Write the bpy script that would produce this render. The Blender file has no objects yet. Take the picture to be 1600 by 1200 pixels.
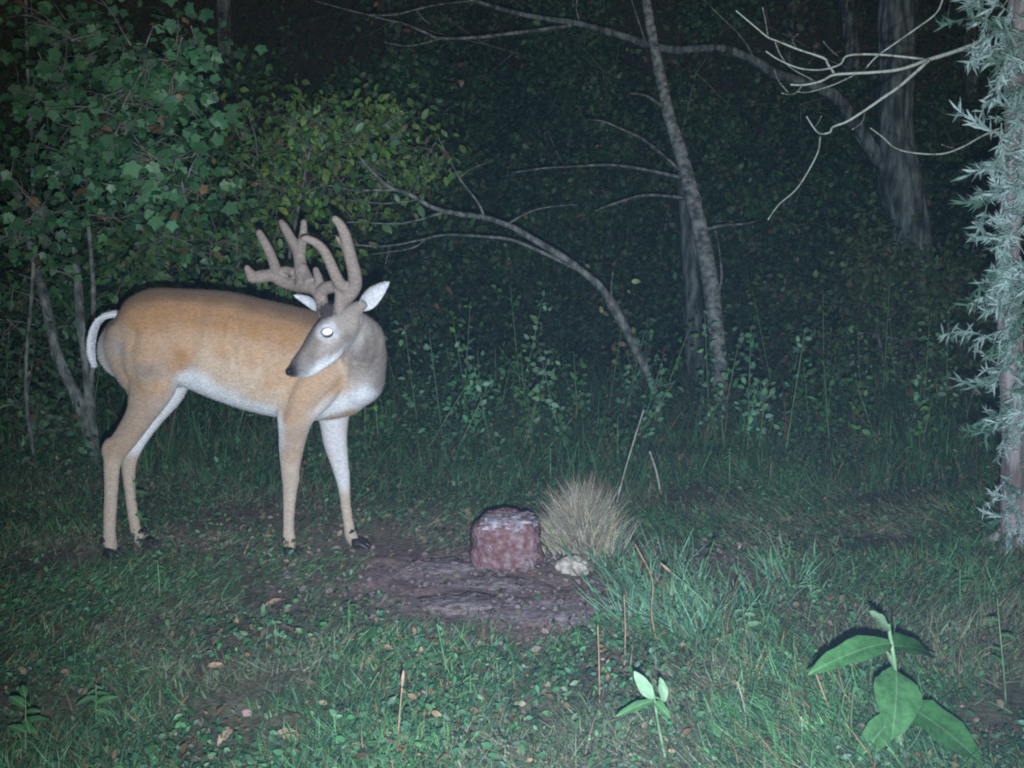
import bpy, math, random
import numpy as np
from mathutils import Vector, noise as mnoise

rng = np.random.default_rng(7)
random.seed(7)
R = math.radians
SC = bpy.context.scene
COL = SC.collection

# ------------------------------------------------------------------ camera, sky, light, exposure
F = 1716.0                       # focal length in photograph pixels (1600 wide)
PITCH = R(7.4)
CAMZ = 1.10
CP, SP = math.cos(PITCH), math.sin(PITCH)
cam = bpy.data.objects.new('camera', bpy.data.cameras.new('camera'))
COL.objects.link(cam)
cam.location = (0, 0, CAMZ)
cam.rotation_euler = (R(90) - PITCH, 0, 0)
cam.data.sensor_width = 36
cam.data.lens = F / 1600 * 36
cam.data.clip_start = 0.02
cam.data.clip_end = 300
SC.camera = cam

w = bpy.data.worlds.new('World'); SC.world = w; w.use_nodes = True
nt = w.node_tree
sky = nt.nodes.new('ShaderNodeTexSky'); sky.sky_type = 'NISHITA'; sky.sun_disc = False
sky.sun_elevation = R(8); sky.sun_rotation = R(150)
bg = nt.nodes['Background']; bg.inputs['Strength'].default_value = 0.020
nt.links.new(sky.outputs[0], bg.inputs[0])

sun = bpy.data.lights.new('sun', 'SUN'); sun.energy = 0.02; sun.angle = R(10); sun.color = (.8, .88, 1)
so = bpy.data.objects.new('sun', sun); COL.objects.link(so); so.rotation_euler = (R(60), 0, R(-30))

# the flash of the trail camera that took the picture, a hand's width below its lens
fl = bpy.data.lights.new('camera_flash', 'SPOT')
fl.energy = 660; fl.color = (0.84, 0.97, 1.10); fl.shadow_soft_size = 0.012
fl.spot_size = R(78); fl.spot_blend = 0.95
fo = bpy.data.objects.new('camera_flash', fl); COL.objects.link(fo)
fo.location = (0.02, -0.01, CAMZ - 0.075); fo.rotation_euler = (R(90) - R(6), 0, R(-3))

SC.view_settings.view_transform = 'Standard'
SC.view_settings.look = 'None'
SC.view_settings.gamma = 1; SC.view_settings.exposure = 0
SC.view_settings.use_curve_mapping = False
SC.cycles.use_denoising = False
SC.cycles.max_bounces = 4
SC.cycles.diffuse_bounces = 2
SC.cycles.sample_clamp_indirect = 2
SC.cycles.use_adaptive_sampling = False
SC.cycles.filter_width = 2.1          # the cheap lens is soft

# ------------------------------------------------------------------ helpers
def at(px, py, D):
    """point at distance D (world Y) seen at photograph pixel px, py"""
    x = (px - 800) / F; v = (600 - py) / F
    Y = CP + v * SP; Z = v * CP - SP
    t = D / Y
    return Vector((x * t, D, CAMZ + Z * t))

def on_ground(px, py):
    x = (px - 800) / F; v = (600 - py) / F
    Y = CP + v * SP; Z = v * CP - SP
    t = -CAMZ / Z
    p = Vector((x * t, Y * t, 0)); p.z = gz(p.x, p.y)
    return p

def pxr(r, D): return r * D / F

def gz(x, y):
    h = 0.035 * mnoise.noise(Vector((x * .7, y * .7, 3.1))) + 0.012 * mnoise.noise(Vector((x * 3, y * 3, 1.7)))
    if y > 12:
        u = y - 12
        h += 0.045 * u * u if u < 6 else 1.62 + (u - 6) * .54
        h += 0.3 * mnoise.noise(Vector((x * .25, y * .25, 9))) * min(1, u / 4)
    return h

def tag(o, label=None, cat=None, group=None, kind=None):
    if label: o['label'] = label
    if cat: o['category'] = cat
    if group: o['group'] = group
    if kind: o['kind'] = kind
    return o

def empty(name, loc, label, cat, group=None):
    o = bpy.data.objects.new(name, None); COL.objects.link(o); o.location = loc
    o.empty_display_size = .1
    return tag(o, label, cat, group)

def link(name, me, parent=None, loc=None):
    o = bpy.data.objects.new(name, me); COL.objects.link(o)
    if parent:
        o.parent = parent
        o.location = -Vector(parent.location) if loc is None else loc
    elif loc is not None:
        o.location = loc
    return o

def make_mesh(name, v, f, mat, col=None, smooth=True):
    v = np.asarray(v, dtype=np.float32).reshape(-1, 3)
    me = bpy.data.meshes.new(name)
    if isinstance(f, np.ndarray):
        k = f.shape[1]; n = len(f)
        me.vertices.add(len(v)); me.vertices.foreach_set('co', v.ravel())
        me.loops.add(n * k); me.loops.foreach_set('vertex_index', f.astype(np.int32).ravel())
        me.polygons.add(n); me.polygons.foreach_set('loop_start', np.arange(0, n * k, k, dtype=np.int32))
        me.update(calc_edges=True)
    else:
        me.from_pydata(v.tolist(), [], f)
    if smooth: me.polygons.foreach_set('use_smooth', np.ones(len(me.polygons), dtype=bool))
    if col is not None:
        a = me.color_attributes.new('col', 'FLOAT_COLOR', 'POINT')
        c = np.ones((len(v), 4), dtype=np.float32); c[:, :3] = col
        a.data.foreach_set('color', c.ravel())
    me.materials.append(mat); me.validate(); me.update()
    return me

def catmull(pts, n=5):
    P = [np.array(p, float) for p in pts]
    P = [2 * P[0] - P[1]] + P + [2 * P[-1] - P[-2]]
    out = []
    for i in range(1, len(P) - 2):
        a, b, c, d = P[i - 1:i + 3]
        for k in range(n):
            t = k / n
            out.append(.5 * ((2 * b) + (-a + c) * t + (2 * a - 5 * b + 4 * c - d) * t * t + (-a + 3 * b - 3 * c + d) * t ** 3))
    out.append(P[-2]); return np.array(out)

class MB:
    def __init__(s): s.v = []; s.f = []; s.n = 0
    def add(s, v, f):
        s.v.append(np.asarray(v, float)); s.f += [tuple(i + s.n for i in q) for q in f]; s.n += len(v)
    def tube(s, pts, rad, sides=6, sub=4, jit=0.0, cap=True, depth=None):
        """pts world points; rad radius per point; depth: optional second radius along Y (ellipse)"""
        dd = rad if depth is None else depth
        A = np.array([[*p, r, d] for p, r, d in zip(pts, rad, dd)], float)
        C = catmull(A, sub) if len(A) > 1 else A
        vs = []; m = len(C)
        up = np.array([0.01, 1, 0.02])
        for i in range(m):
            t = C[min(i + 1, m - 1), :3] - C[max(i - 1, 0), :3]; t /= np.linalg.norm(t) + 1e-9
            yv = up - t * (up @ t)
            if np.linalg.norm(yv) < .15: yv = np.array([1, 0, 0.]) - t * t[0]
            yv /= np.linalg.norm(yv); xv = np.cross(t, yv)
            r, d = max(C[i, 3], 1e-4), max(C[i, 4], 1e-4)
            for k in range(sides):
                a = 2 * math.pi * k / sides
                j = 1 + jit * (random.random() - .5)
                vs.append(C[i, :3] + (xv * math.cos(a) * r + yv * math.sin(a) * d) * j)
        f = []
        for i in range(m - 1):
            for k in range(sides):
                a = i * sides + k; b = i * sides + (k + 1) % sides
                f.append((a, b, b + sides, a + sides))
        if cap:
            f.append(tuple(range(sides - 1, -1, -1))); f.append(tuple(range((m - 1) * sides, m * sides)))
        s.add(vs, f)
    def mesh(s, name, mat, col=None, smooth=True):
        return make_mesh(name, np.concatenate(s.v), s.f, mat, col, smooth)
    def part(s, name, mat, parent, col=None):
        return link(name, s.mesh(name, mat, col), parent)

LEAF_V = np.array([(0, 0, 0), (-.24, .24, .05), (-.25, .62, .03), (0, 1, -.1), (.25, .62, .03), (.24, .24, .05)], float)
LEAF_F = np.array([(0, 5, 1), (1, 5, 4), (1, 4, 2), (2, 4, 3)])
FINE_V = np.array([(0, 0, 0), (-.17, .16, .03), (0, .2, 0), (.17, .16, .03), (-.27, .45, .06), (0, .5, .0), (.27, .45, .06), (-.18, .75, .03), (0, .78, -.02), (.18, .75, .03), (0, 1, -.08)], float)
FINE_F = np.array([(0, 2, 1), (0, 3, 2), (1, 2, 5), (1, 5, 4), (2, 3, 6), (2, 6, 5), (4, 5, 8), (4, 8, 7), (5, 6, 9), (5, 9, 8), (7, 8, 10), (8, 9, 10)])
BLADE_V = np.array([(-.5, 0, 0), (.5, 0, 0), (-.42, .4, .03), (.42, .4, .03), (-.3, .75, .12), (.3, .75, .12), (0, 1, .26)], float)
BLADE_F = np.array([(0, 1, 3), (0, 3, 2), (2, 3, 5), (2, 5, 4), (4, 5, 6)])
def maple_template():
    ang, rad = [], []
    for c, r, h in ((-28, .40, 13), (30, .60, 14), (90, .70, 15), (150, .60, 14), (208, .40, 13)):
        ang += [c - h - 14, c - h, c - h * .45, c, c + h * .45, c + h]; rad += [.43 * (r > .5) + .30 * (r < .5), r * .76, r * .80, r, r * .80, r * .76]
    ang += [235, 270, 305]; rad += [.33, .22, .33]
    v = [(0, .35, .0)]
    for a, r in zip(ang, rad):
        v.append((r * math.cos(R(a)), .35 + r * math.sin(R(a)), .14 * abs(math.cos(R(a))) * r - .25 * max(0, r - .5)))
    n = len(ang)
    return np.array(v), np.array([(0, 1 + i, 1 + (i + 1) % n) for i in range(n)])
MAPLE_V, MAPLE_F = maple_template()

def frames(d, n):
    d = d / np.linalg.norm(d, axis=1, keepdims=True)
    x = np.cross(d, n); x /= np.linalg.norm(x, axis=1, keepdims=True) + 1e-9
    z = np.cross(x, d)
    return np.stack([x, d, z], axis=2)

def scatter(tv, tf, pos, M, scale, col, mat, name):
    N = len(pos); scale = np.asarray(scale, float)
    if scale.ndim == 1: scale = np.repeat(scale[:, None], 3, 1)
    v = np.einsum('nij,nkj->nki', M, tv[None] * scale[:, None, :]) + pos[:, None, :]
    f = tf[None] + (np.arange(N) * len(tv))[:, None, None]
    c = np.repeat(col[:, None, :], len(tv), 1)
    return make_mesh(name, v.reshape(-1, 3), f.reshape(-1, tf.shape[1]), mat, c.reshape(-1, 3), smooth=False)

def rand_unit(n):
    a = rng.normal(size=(n, 3)); return a / np.linalg.norm(a, axis=1, keepdims=True)

def tint(n, base, var=.35, hue=.15, warm=0.0):
    b = np.array(base)[None] * (1 + var * (rng.random((n, 1)) * 2 - 1))
    b = b * (1 + hue * (rng.random((n, 3)) * 2 - 1))
    if warm > 0:
        m = rng.random(n) < warm
        b[m] = np.array([.17, .11, .06]) * (.5 + rng.random((m.sum(), 1)))
    return np.clip(b, 0.004, 1)

# ------------------------------------------------------------------ materials
def new_mat(name):
    m = bpy.data.materials.new(name); m.use_nodes = True
    return m, m.node_tree, m.node_tree.nodes['Principled BSDF']

def mat_attr(name, rough=.6, spec=.4, nscale=30, namp=.35, bump=0.0, bscale=200, sheen=0.0, stretch=None):
    m, t, b = new_mat(name)
    a = t.nodes.new('ShaderNodeVertexColor'); a.layer_name = 'col'
    tc = t.nodes.new('ShaderNodeTexCoord'); mp = t.nodes.new('ShaderNodeMapping')
    if stretch: mp.inputs['Scale'].default_value = stretch
    t.links.new(tc.outputs['Object'], mp.inputs[0])
    n = t.nodes.new('ShaderNodeTexNoise'); n.inputs['Scale'].default_value = nscale; n.inputs['Detail'].default_value = 5
    t.links.new(mp.outputs[0], n.inputs['Vector'])
    mr = t.nodes.new('ShaderNodeMapRange'); mr.inputs[1].default_value = .25; mr.inputs[2].default_value = .75
    mr.inputs[3].default_value = 1 - namp; mr.inputs[4].default_value = 1 + namp
    t.links.new(n.outputs[0], mr.inputs[0])
    mx = t.nodes.new('ShaderNodeVectorMath'); mx.operation = 'SCALE'
    t.links.new(a.outputs[0], mx.inputs[0]); t.links.new(mr.outputs[0], mx.inputs['Scale'])
    t.links.new(mx.outputs[0], b.inputs['Base Color'])
    b.inputs['Roughness'].default_value = rough; b.inputs['Specular IOR Level'].default_value = spec
    if sheen: b.inputs['Sheen Weight'].default_value = sheen; b.inputs['Sheen Roughness'].default_value = .5
    if bump:
        n2 = t.nodes.new('ShaderNodeTexNoise'); n2.inputs['Scale'].default_value = bscale; n2.inputs['Detail'].default_value = 3
        t.links.new(mp.outputs[0], n2.inputs['Vector'])
        bp = t.nodes.new('ShaderNodeBump'); bp.inputs['Strength'].default_value = bump; bp.inputs['Distance'].default_value = .004
        t.links.new(n2.outputs[0], bp.inputs['Height']); t.links.new(bp.outputs[0], b.inputs['Normal'])
    return m

def mat_noise(name, c1, c2, scale=20, rough=.8, spec=.2, bump=.5, bscale=60, stretch=None, c3=None, dist=.01):
    m, t, b = new_mat(name)
    tc = t.nodes.new('ShaderNodeTexCoord'); mp = t.nodes.new('ShaderNodeMapping')
    if stretch: mp.inputs['Scale'].default_value = stretch
    t.links.new(tc.outputs['Object'], mp.inputs[0])
    n = t.nodes.new('ShaderNodeTexNoise'); n.inputs['Scale'].default_value = scale; n.inputs['Detail'].default_value = 6
    t.links.new(mp.outputs[0], n.inputs['Vector'])
    cr = t.nodes.new('ShaderNodeValToRGB'); e = cr.color_ramp.elements
    e[0].position = .35; e[0].color = (*c1, 1); e[1].position = .65; e[1].color = (*c2, 1)
    if c3:
        k = cr.color_ramp.elements.new(.5); k.color = (*c3, 1)
    t.links.new(n.outputs[0], cr.inputs[0]); t.links.new(cr.outputs[0], b.inputs['Base Color'])
    b.inputs['Roughness'].default_value = rough; b.inputs['Specular IOR Level'].default_value = spec
    n2 = t.nodes.new('ShaderNodeTexNoise'); n2.inputs['Scale'].default_value = bscale; n2.inputs['Detail'].default_value = 5
    t.links.new(mp.outputs[0], n2.inputs['Vector'])
    bp = t.nodes.new('ShaderNodeBump'); bp.inputs['Strength'].default_value = bump; bp.inputs['Distance'].default_value = dist
    t.links.new(n2.outputs[0], bp.inputs['Height']); t.links.new(bp.outputs[0], b.inputs['Normal'])
    return m

def mat_leaf(name, c1, c2, rough=.45, spec=.5, veins=False):
    """leaf with per-object variation, mottling and a paler midrib side"""
    m, t, b = new_mat(name)
    oi = t.nodes.new('ShaderNodeObjectInfo')
    cr = t.nodes.new('ShaderNodeValToRGB'); e = cr.color_ramp.elements
    e[0].color = (*c1, 1); e[1].color = (*c2, 1)
    t.links.new(oi.outputs['Random'], cr.inputs[0])
    tc = t.nodes.new('ShaderNodeTexCoord')
    n = t.nodes.new('ShaderNodeTexNoise'); n.inputs['Scale'].default_value = 60; n.inputs['Detail'].default_value = 4
    t.links.new(tc.outputs['Object'], n.inputs['Vector'])
    mr = t.nodes.new('ShaderNodeMapRange'); mr.inputs[1].default_value = .3; mr.inputs[2].default_value = .7
    mr.inputs[3].default_value = .7; mr.inputs[4].default_value = 1.3
    t.links.new(n.outputs[0], mr.inputs[0])
    mx = t.nodes.new('ShaderNodeVectorMath'); mx.operation = 'SCALE'
    t.links.new(cr.outputs[0], mx.inputs[0]); t.links.new(mr.outputs[0], mx.inputs['Scale'])
    out = mx.outputs[0]
    if veins:                       # pale midrib and side veins of the leaf blade
        def mth(op, a_, b_=None):
            q = t.nodes.new('ShaderNodeMath'); q.operation = op
            for i_, k_ in enumerate((a_, b_)):
                if k_ is None: continue
                if isinstance(k_, (int, float)): q.inputs[i_].default_value = k_
                else: t.links.new(k_, q.inputs[i_])
            return q.outputs[0]
        sp = t.nodes.new('ShaderNodeSeparateXYZ'); t.links.new(tc.outputs['Object'], sp.inputs[0])
        ax_ = mth('ABSOLUTE', sp.outputs[0])
        mid = mth('LESS_THAN', ax_, .0014)
        sv = mth('GREATER_THAN', mth('SINE', mth('MULTIPLY', mth('SUBTRACT', sp.outputs[1], mth('MULTIPLY', ax_, .8)), 420)), .93)
        fac = mth('MAXIMUM', mth('MULTIPLY', mid, .28), mth('MULTIPLY', sv, .07))
        mm = t.nodes.new('ShaderNodeMix'); mm.data_type = 'RGBA'
        t.links.new(fac, mm.inputs[0]); t.links.new(out, mm.inputs[6]); mm.inputs[7].default_value = (.30, .42, .26, 1); out = mm.outputs[2]
    t.links.new(out, b.inputs['Base Color'])
    b.inputs['Roughness'].default_value = rough; b.inputs['Specular IOR Level'].default_value = spec
    return m

M_FOL = mat_attr('foliage', .5, .4, 25, .4)
M_GRASS = mat_attr('grass', .55, .35, 12, .45)
M_LIT = mat_attr('litter', .8, .2, 30, .4)
M_GROUND = mat_attr('soil', .9, .15, 45, .6, bump=1.0, bscale=70)
M_FUR = mat_attr('fur', .85, .12, 150, .22, bump=.5, bscale=420, sheen=.15, stretch=(.45, 1, 1))
M_VELVET = mat_noise('antler_velvet', (.27, .215, .185), (.38, .315, .285), 130, .95, .1, .8, 500, dist=.003, c3=(.32, .26, .23))
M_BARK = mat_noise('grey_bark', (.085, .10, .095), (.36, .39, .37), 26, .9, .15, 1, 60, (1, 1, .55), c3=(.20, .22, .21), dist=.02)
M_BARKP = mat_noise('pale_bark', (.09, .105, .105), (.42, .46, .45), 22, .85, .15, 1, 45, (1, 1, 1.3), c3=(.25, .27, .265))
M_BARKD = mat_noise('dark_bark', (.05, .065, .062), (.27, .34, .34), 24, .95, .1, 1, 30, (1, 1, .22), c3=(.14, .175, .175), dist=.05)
M_CEDAR = mat_noise('shaggy_bark', (.16, .13, .13), (.46, .40, .40), 30, .85, .2, 1, 60, (1, 1, .18), c3=(.30, .26, .26))
M_DEAD = mat_noise('dead_wood', (.28, .27, .22), (.52, .55, .50), 30, .7, .3, .5, 80, c3=(.45, .50, .45))
M_TWIG = mat_noise('twig', (.14, .14, .12), (.32, .31, .29), 20, .8, .2, .4, 60)
M_HOOF = mat_noise('hoof', (.01, .01, .012), (.04, .035, .035), 30, .45, .5, .3, 60)
M_NOSE = mat_noise('nose_skin', (.006, .006, .008), (.03, .028, .03), 200, .4, .4, .4, 300)
M_EARIN = mat_noise('ear_hair', (.52, .53, .57), (.80, .80, .82), 90, .9, .1, .5, 300)
M_EAROUT = mat_noise('ear_fur', (.16, .13, .12), (.30, .25, .23), 90, .9, .1, .5, 300)
M_SALT = mat_noise('mineral_block', (.19, .085, .085), (.36, .27, .29), 50, .9, .1, 1, 90, c3=(.26, .15, .16), dist=.012)
M_SALTW = mat_noise('salt_crust', (.20, .14, .14), (.35, .29, .31), 60, .8, .3, 1, 50, dist=.02)
M_CRUST = mat_noise('block_crust', (.26, .20, .24), (.60, .56, .64), 45, .85, .2, .8, 90, dist=.01)
M_CLOD = mat_noise('crumbly_soil', (.12, .08, .085), (.32, .26, .27), 60, .95, .1, 1, 90, dist=.01)
M_STONE = mat_noise('pale_stone', (.30, .25, .21), (.66, .60, .54), 40, .8, .3, .8, 30, dist=.02)
M_POKE = mat_leaf('broad_leaf', (.035, .12, .035), (.06, .17, .06), .6, .25, True)
M_PALE = mat_leaf('pale_young_leaf', (.15, .28, .15), (.22, .36, .22), .5, .4)
M_MAPLE = mat_leaf('maple_leaf', (.035, .115, .045), (.12, .27, .14), .45, .5)
M_SPRIG = mat_leaf('silvery_leaf', (.07, .17, .11), (.48, .62, .60), .5, .5)
M_STEM = mat_noise('green_stem', (.10, .22, .10), (.25, .38, .22), 30, .6, .3, .2, 60)
M_DRYL = mat_leaf('dry_leaf', (.30, .20, .12), (.46, .32, .22), .7, .3)
m, t, b = new_mat('eye_shine'); b.inputs['Metallic'].default_value = 1
b.inputs['Base Color'].default_value = (1, 1, 1, 1); b.inputs['Roughness'].default_value = .5
M_EYE = m

# ------------------------------------------------------------------ thin scattering volume, added to lift the blacks
def build_added_haze(density):
    m = bpy.data.materials.new('added_haze'); m.use_nodes = True; t = m.node_tree
    for q in list(t.nodes):
        if q.type == 'BSDF_PRINCIPLED': t.nodes.remove(q)
    v = t.nodes.new('ShaderNodeVolumePrincipled'); v.inputs['Density'].default_value = density; v.inputs['Color'].default_value = (.42, .66, 1, 1)
    t.links.new(v.outputs[0], t.nodes['Material Output'].inputs['Volume'])
    x, y0, y1, z0, z1 = 50, -10, 60, -1.5, 40
    vv = [(sx * x, yy, zz_) for zz_ in (z0, z1) for yy in (y0, y1) for sx in (-1, 1)]
    o = link('added_haze', make_mesh('added_haze', vv, [(0, 2, 3, 1), (4, 5, 7, 6), (0, 1, 5, 4), (2, 6, 7, 3), (0, 4, 6, 2), (1, 3, 7, 5)], m, smooth=False))
    tag(o, 'thin bluish veil added to lift the blacks, lit by the flash', 'added_haze', kind='stuff')
build_added_haze(.00125)

# ------------------------------------------------------------------ ground
def inside(x, y, cx, cy, rx, ry): return math.exp(-(((x - cx) / rx) ** 2 + ((y - cy) / ry) ** 2))
def g2(px, py):
    p = on_ground(px, py); return p.x, p.y
DIRT = [(*g2(820, 915), .62, .50), (*g2(650, 905), .35, .30), (*g2(900, 965), .40, .22), (*g2(1000, 880), .6, .22)]
LITTER = [(*g2(600, 810), .7, .4), (*g2(330, 850), .6, .2), (*g2(480, 860), .5, .25), (*g2(1090, 870), .4, .15)]
CRUST = [(*g2(690, 893), .12, .09), (*g2(775, 912), .12, .07), (*g2(735, 950), .2, .09), (*g2(900, 960), .2, .09)]
def dirt_at(x, y): return min(1, sum(inside(x, y, *d) for d in DIRT) * (.75 + .6 * mnoise.noise(Vector((x * 6, y * 6, 0)))))
def litter_at(x, y): return min(1, sum(inside(x, y, *d) for d in LITTER))
def crust_at(x, y): return min(1, sum(inside(x, y, *d) for d in CRUST) * (.9 + .9 * mnoise.noise(Vector((x * 14, y * 14, 5)))))

def build_ground():
    nx, ny = 340, 360
    u = np.linspace(-1, 1, nx); xs = 2.6 * u + 40 * np.sign(u) * np.abs(u) ** 5
    s = np.linspace(0, 1, ny); ys = -6 + 16 * s + 40 * s ** 5
    ys = np.sort(np.concatenate([np.linspace(-8, 1.5, 12), np.linspace(1.6, 7, 230), 7 + 45 * np.linspace(0.004, 1, 90) ** 1.8]))
    v = []; c = []
    for y in ys:
        for x in xs:
            z = gz(x, y)
            n = mnoise.noise(Vector((x * 9, y * 9, 4)))
            base = np.array([.13, .125, .085]) * (1 + .5 * n)
            if -3 < x < 3 and 2 < y < 7:
                d = dirt_at(x, y); l = litter_at(x, y); k = crust_at(x, y)
                n2 = mnoise.noise(Vector((x * 25, y * 25, 8)))
                base = base * (1 - l) + np.array([.30, .25, .20]) * (1 + .5 * n) * l
                base = base * (1 - d) + np.array([.27, .185, .175]) * (1 + .55 * n2) * d
                base = base * (1 - k) + np.array([.34, .27, .30]) * k
                z += d * .006 * n2 + d * .012 * mnoise.noise(Vector((x * 11, y * 11, 2)))
                z += .006 * k
            v.append((x, y, z)); c.append(np.clip(base, .01, 1))
    ny = len(ys)
    i, j = np.meshgrid(np.arange(ny - 1), np.arange(nx - 1), indexing='ij')
    a = (i * nx + j).ravel()
    f = np.stack([a, a + 1, a + nx + 1, a + nx], 1)
    o = link('ground', make_mesh('ground', v, f, M_GROUND, np.array(c)))
    tag(o, kind='structure')
build_ground()

# ------------------------------------------------------------------ deer
def seg(mb, rows, sides=20, sub=5):
    pts = [at(r[0], r[1], r[2]) for r in rows]
    mb.tube(pts, [pxr(r[3], r[2]) for r in rows], sides, sub, depth=[r[4] for r in rows])

def zz(x, y): return 360 + x / 3.75, 320 + y / 3.75       # coordinates read from an enlargement

deer_loc = on_ground(360, 870); deer_loc.z = 0
deer = empty('deer', deer_loc, 'tan white-tailed buck with velvet antlers looking back over its flank beside the mineral block', 'deer')

body = MB()
# trunk
seg(body, [(166, 520, 3.85, 24, .05), (182, 528, 3.85, 52, .095), (205, 532, 3.85, 66, .125), (245, 530, 3.85, 80, .150), (290, 528, 3.85, 77, .150),
           (340, 537, 3.85, 84, .165), (390, 552, 3.85, 88, .172), (440, 564, 3.85, 89, .168), (490, 573, 3.85, 86, .152),
           (530, 578, 3.86, 79, .135), (562, 582, 3.86, 66, .11), (582, 584, 3.86, 42, .08), (590, 584, 3.86, 20, .05)], 28)
# buttocks
for D_ in (3.79, 3.91): seg(body, [(190, 505, D_, 20, .05), (198, 540, D_, 36, .07), (214, 578, D_, 33, .07), (222, 605, D_, 26, .05), (218, 632, D_, 14, .03)], 16)
# near hind leg
seg(body, [(222, 520, 3.77, 40, .06), (236, 560, 3.75, 46, .075), (240, 590, 3.75, 40, .07), (233, 618, 3.755, 32, .055), (218, 650, 3.765, 23, .042), (199, 680, 3.775, 20, .032),
           (181, 705, 3.78, 18.5, .026), (175, 728, 3.78, 14, .022), (174, 758, 3.78, 12, .019), (172, 800, 3.775, 11, .017), (171, 832, 3.77, 10.5, .018), (172, 850, 3.765, 12, .021), (174, 866, 3.755, 9, .018)])
body.tube([at(176, 690, 3.78), at(167, 700, 3.78), at(164, 712, 3.78)], [pxr(11, 3.78), pxr(9, 3.78), pxr(6, 3.78)], 12, 4)
# far hind leg
seg(body, [(255, 540, 3.93, 38, .06), (266, 580, 3.95, 32, .065), (264, 610, 3.95, 26, .055), (240, 648, 3.94, 18.5, .040), (218, 682, 3.93, 15, .030),
           (204, 710, 3.92, 14, .025), (201, 735, 3.92, 11.5, .021), (203, 765, 3.91, 9.5, .018), (207, 800, 3.905, 9, .016), (213, 830, 3.90, 9.5, .017), (221, 846, 3.89, 10.5, .020), (230, 857, 3.88, 8, .017)])
# near front leg and shoulder
seg(body, [(515, 545, 3.76, 34, .045), (500, 580, 3.745, 44, .06), (476, 615, 3.745, 42, .065), (462, 648, 3.755, 31, .055), (458, 675, 3.765, 24, .042), (455, 702, 3.775, 20, .033), (453.5, 730, 3.78, 16, .026),
           (454, 750, 3.785, 14.5, .023), (453, 768, 3.785, 12, .020), (451.5, 800, 3.785, 9.8, .017), (451, 828, 3.785, 9.8, .017), (452, 845, 3.78, 11, .020), (455, 864, 3.77, 8, .018)])
# far front leg
seg(body, [(520, 600, 3.93, 40, .05), (521, 640, 3.94, 28, .05), (522, 668, 3.94, 22, .042), (524, 692, 3.935, 19.5, .034), (530, 720, 3.93, 15.5, .027), (535, 744, 3.925, 12.5, .022),
           (538, 765, 3.92, 10, .019), (541, 795, 3.91, 8.8, .016), (545, 820, 3.905, 9, .017), (549, 838, 3.895, 10.5, .020), (558, 852, 3.88, 8, .017)])
# neck curling towards the camera
def ball(mb, px, py, D, r, rd):
    seg(mb, [(px, py - r, D, r * .1, rd * .1), (px, py - r * .92, D, r * .4, rd * .4), (px, py - r * .6, D, r * .8, rd * .8), (px, py, D, r, rd),
             (px, py + r * .6, D, r * .8, rd * .8), (px, py + r * .92, D, r * .4, rd * .4), (px, py + r, D, r * .1, rd * .1)], 20, 3)
for s in np.linspace(0, 1, 9):
    q = [np.interp(s, [0, .35, .65, 1], c) for c in ([560, 567, 566, 550], [592, 560, 531, 512], [3.84, 3.78, 3.70, 3.63], [42, 38, 36, 29], [.115, .10, .085, .066])]
    ball(body, *q)
# head
seg(body, [(562, 500, 3.62, 16, .04), (552, 502, 3.61, 27, .056), (538, 508, 3.60, 32, .064), (520, 521, 3.585, 30, .066), (501, 540, 3.575, 25.5, .055),
           (482, 559, 3.565, 18.5, .041), (468, 573, 3.56, 14.5, .034), (459, 580, 3.56, 11.5, .031), (453, 583, 3.56, 7, .02)], 22)
seg(body, [(534, 548, 3.60, 5, .03), (520, 560, 3.59, 7, .033), (502, 571, 3.58, 7, .030), (484, 582, 3.57, 6, .025), (470, 588, 3.565, 3.5, .016)], 12)        # lower jaw
body.tube([at(529, 492, 3.60), at(521, 481, 3.60)], [.03, .02], 10, 3, depth=[.05, .04])                    # brow
body.tube([at(517, 510, 3.535), at(507, 508, 3.53), at(500, 513, 3.535)], [.008, .010, .006], 8, 3)           # orbit rim
seg(body, [(530, 496, 3.58, 14, .03), (545, 488, 3.59, 13, .028), (560, 480, 3.60, 11, .02), (572, 473, 3.60, 7, .014)], 12)   # root of the near ear
raw = body.mesh('body', M_FUR)
tmp = bpy.data.objects.new('body_raw', raw); COL.objects.link(tmp)
md = tmp.modifiers.new('r', 'REMESH'); md.mode = 'VOXEL'; md.voxel_size = .0065; md.use_smooth_shade = True
sm = tmp.modifiers.new('s', 'SMOOTH'); sm.factor = .5; sm.iterations = 12
dg = bpy.context.evaluated_depsgraph_get()
bme = bpy.data.meshes.new_from_object(tmp.evaluated_get(dg), depsgraph=dg)
bpy.data.objects.remove(tmp); bme.name = 'body'
def carve(me, lines):
    n_ = len(me.vertices); c_ = np.empty(n_ * 3); me.vertices.foreach_get('co', c_); c_ = c_.reshape(-1, 3)
    m_ = np.empty(n_ * 3); me.vertices.foreach_get('normal', m_); m_ = m_.reshape(-1, 3)
    fw = c_[:, 1] * CP - (c_[:, 2] - CAMZ) * SP
    X_ = 800 + F * c_[:, 0] / fw; Y_ = 600 - F * ((c_[:, 2] - CAMZ) * CP + c_[:, 1] * SP) / fw
    Q = np.stack([X_, Y_], 1); near = np.clip(-m_[:, 1] * 1.5, 0, 1); d_ = np.zeros(n_)
    for pl, amp, wd in lines:
        pl = catmull([(x, y, 0) for x, y in pl], 4)[:, :2]; best = np.full(n_, 1e9)
        for a_, b_ in zip(pl[:-1], pl[1:]):
            t_ = np.clip(((Q - a_) @ (b_ - a_)) / ((b_ - a_) @ (b_ - a_)), 0, 1)
            best = np.minimum(best, ((Q - a_ - t_[:, None] * (b_ - a_)) ** 2).sum(1))
        d_ += amp * np.exp(-best / (wd * wd))
    c_ += m_ * (d_ * near)[:, None]
    me.vertices.foreach_set('co', c_.ravel()); me.update()
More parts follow.
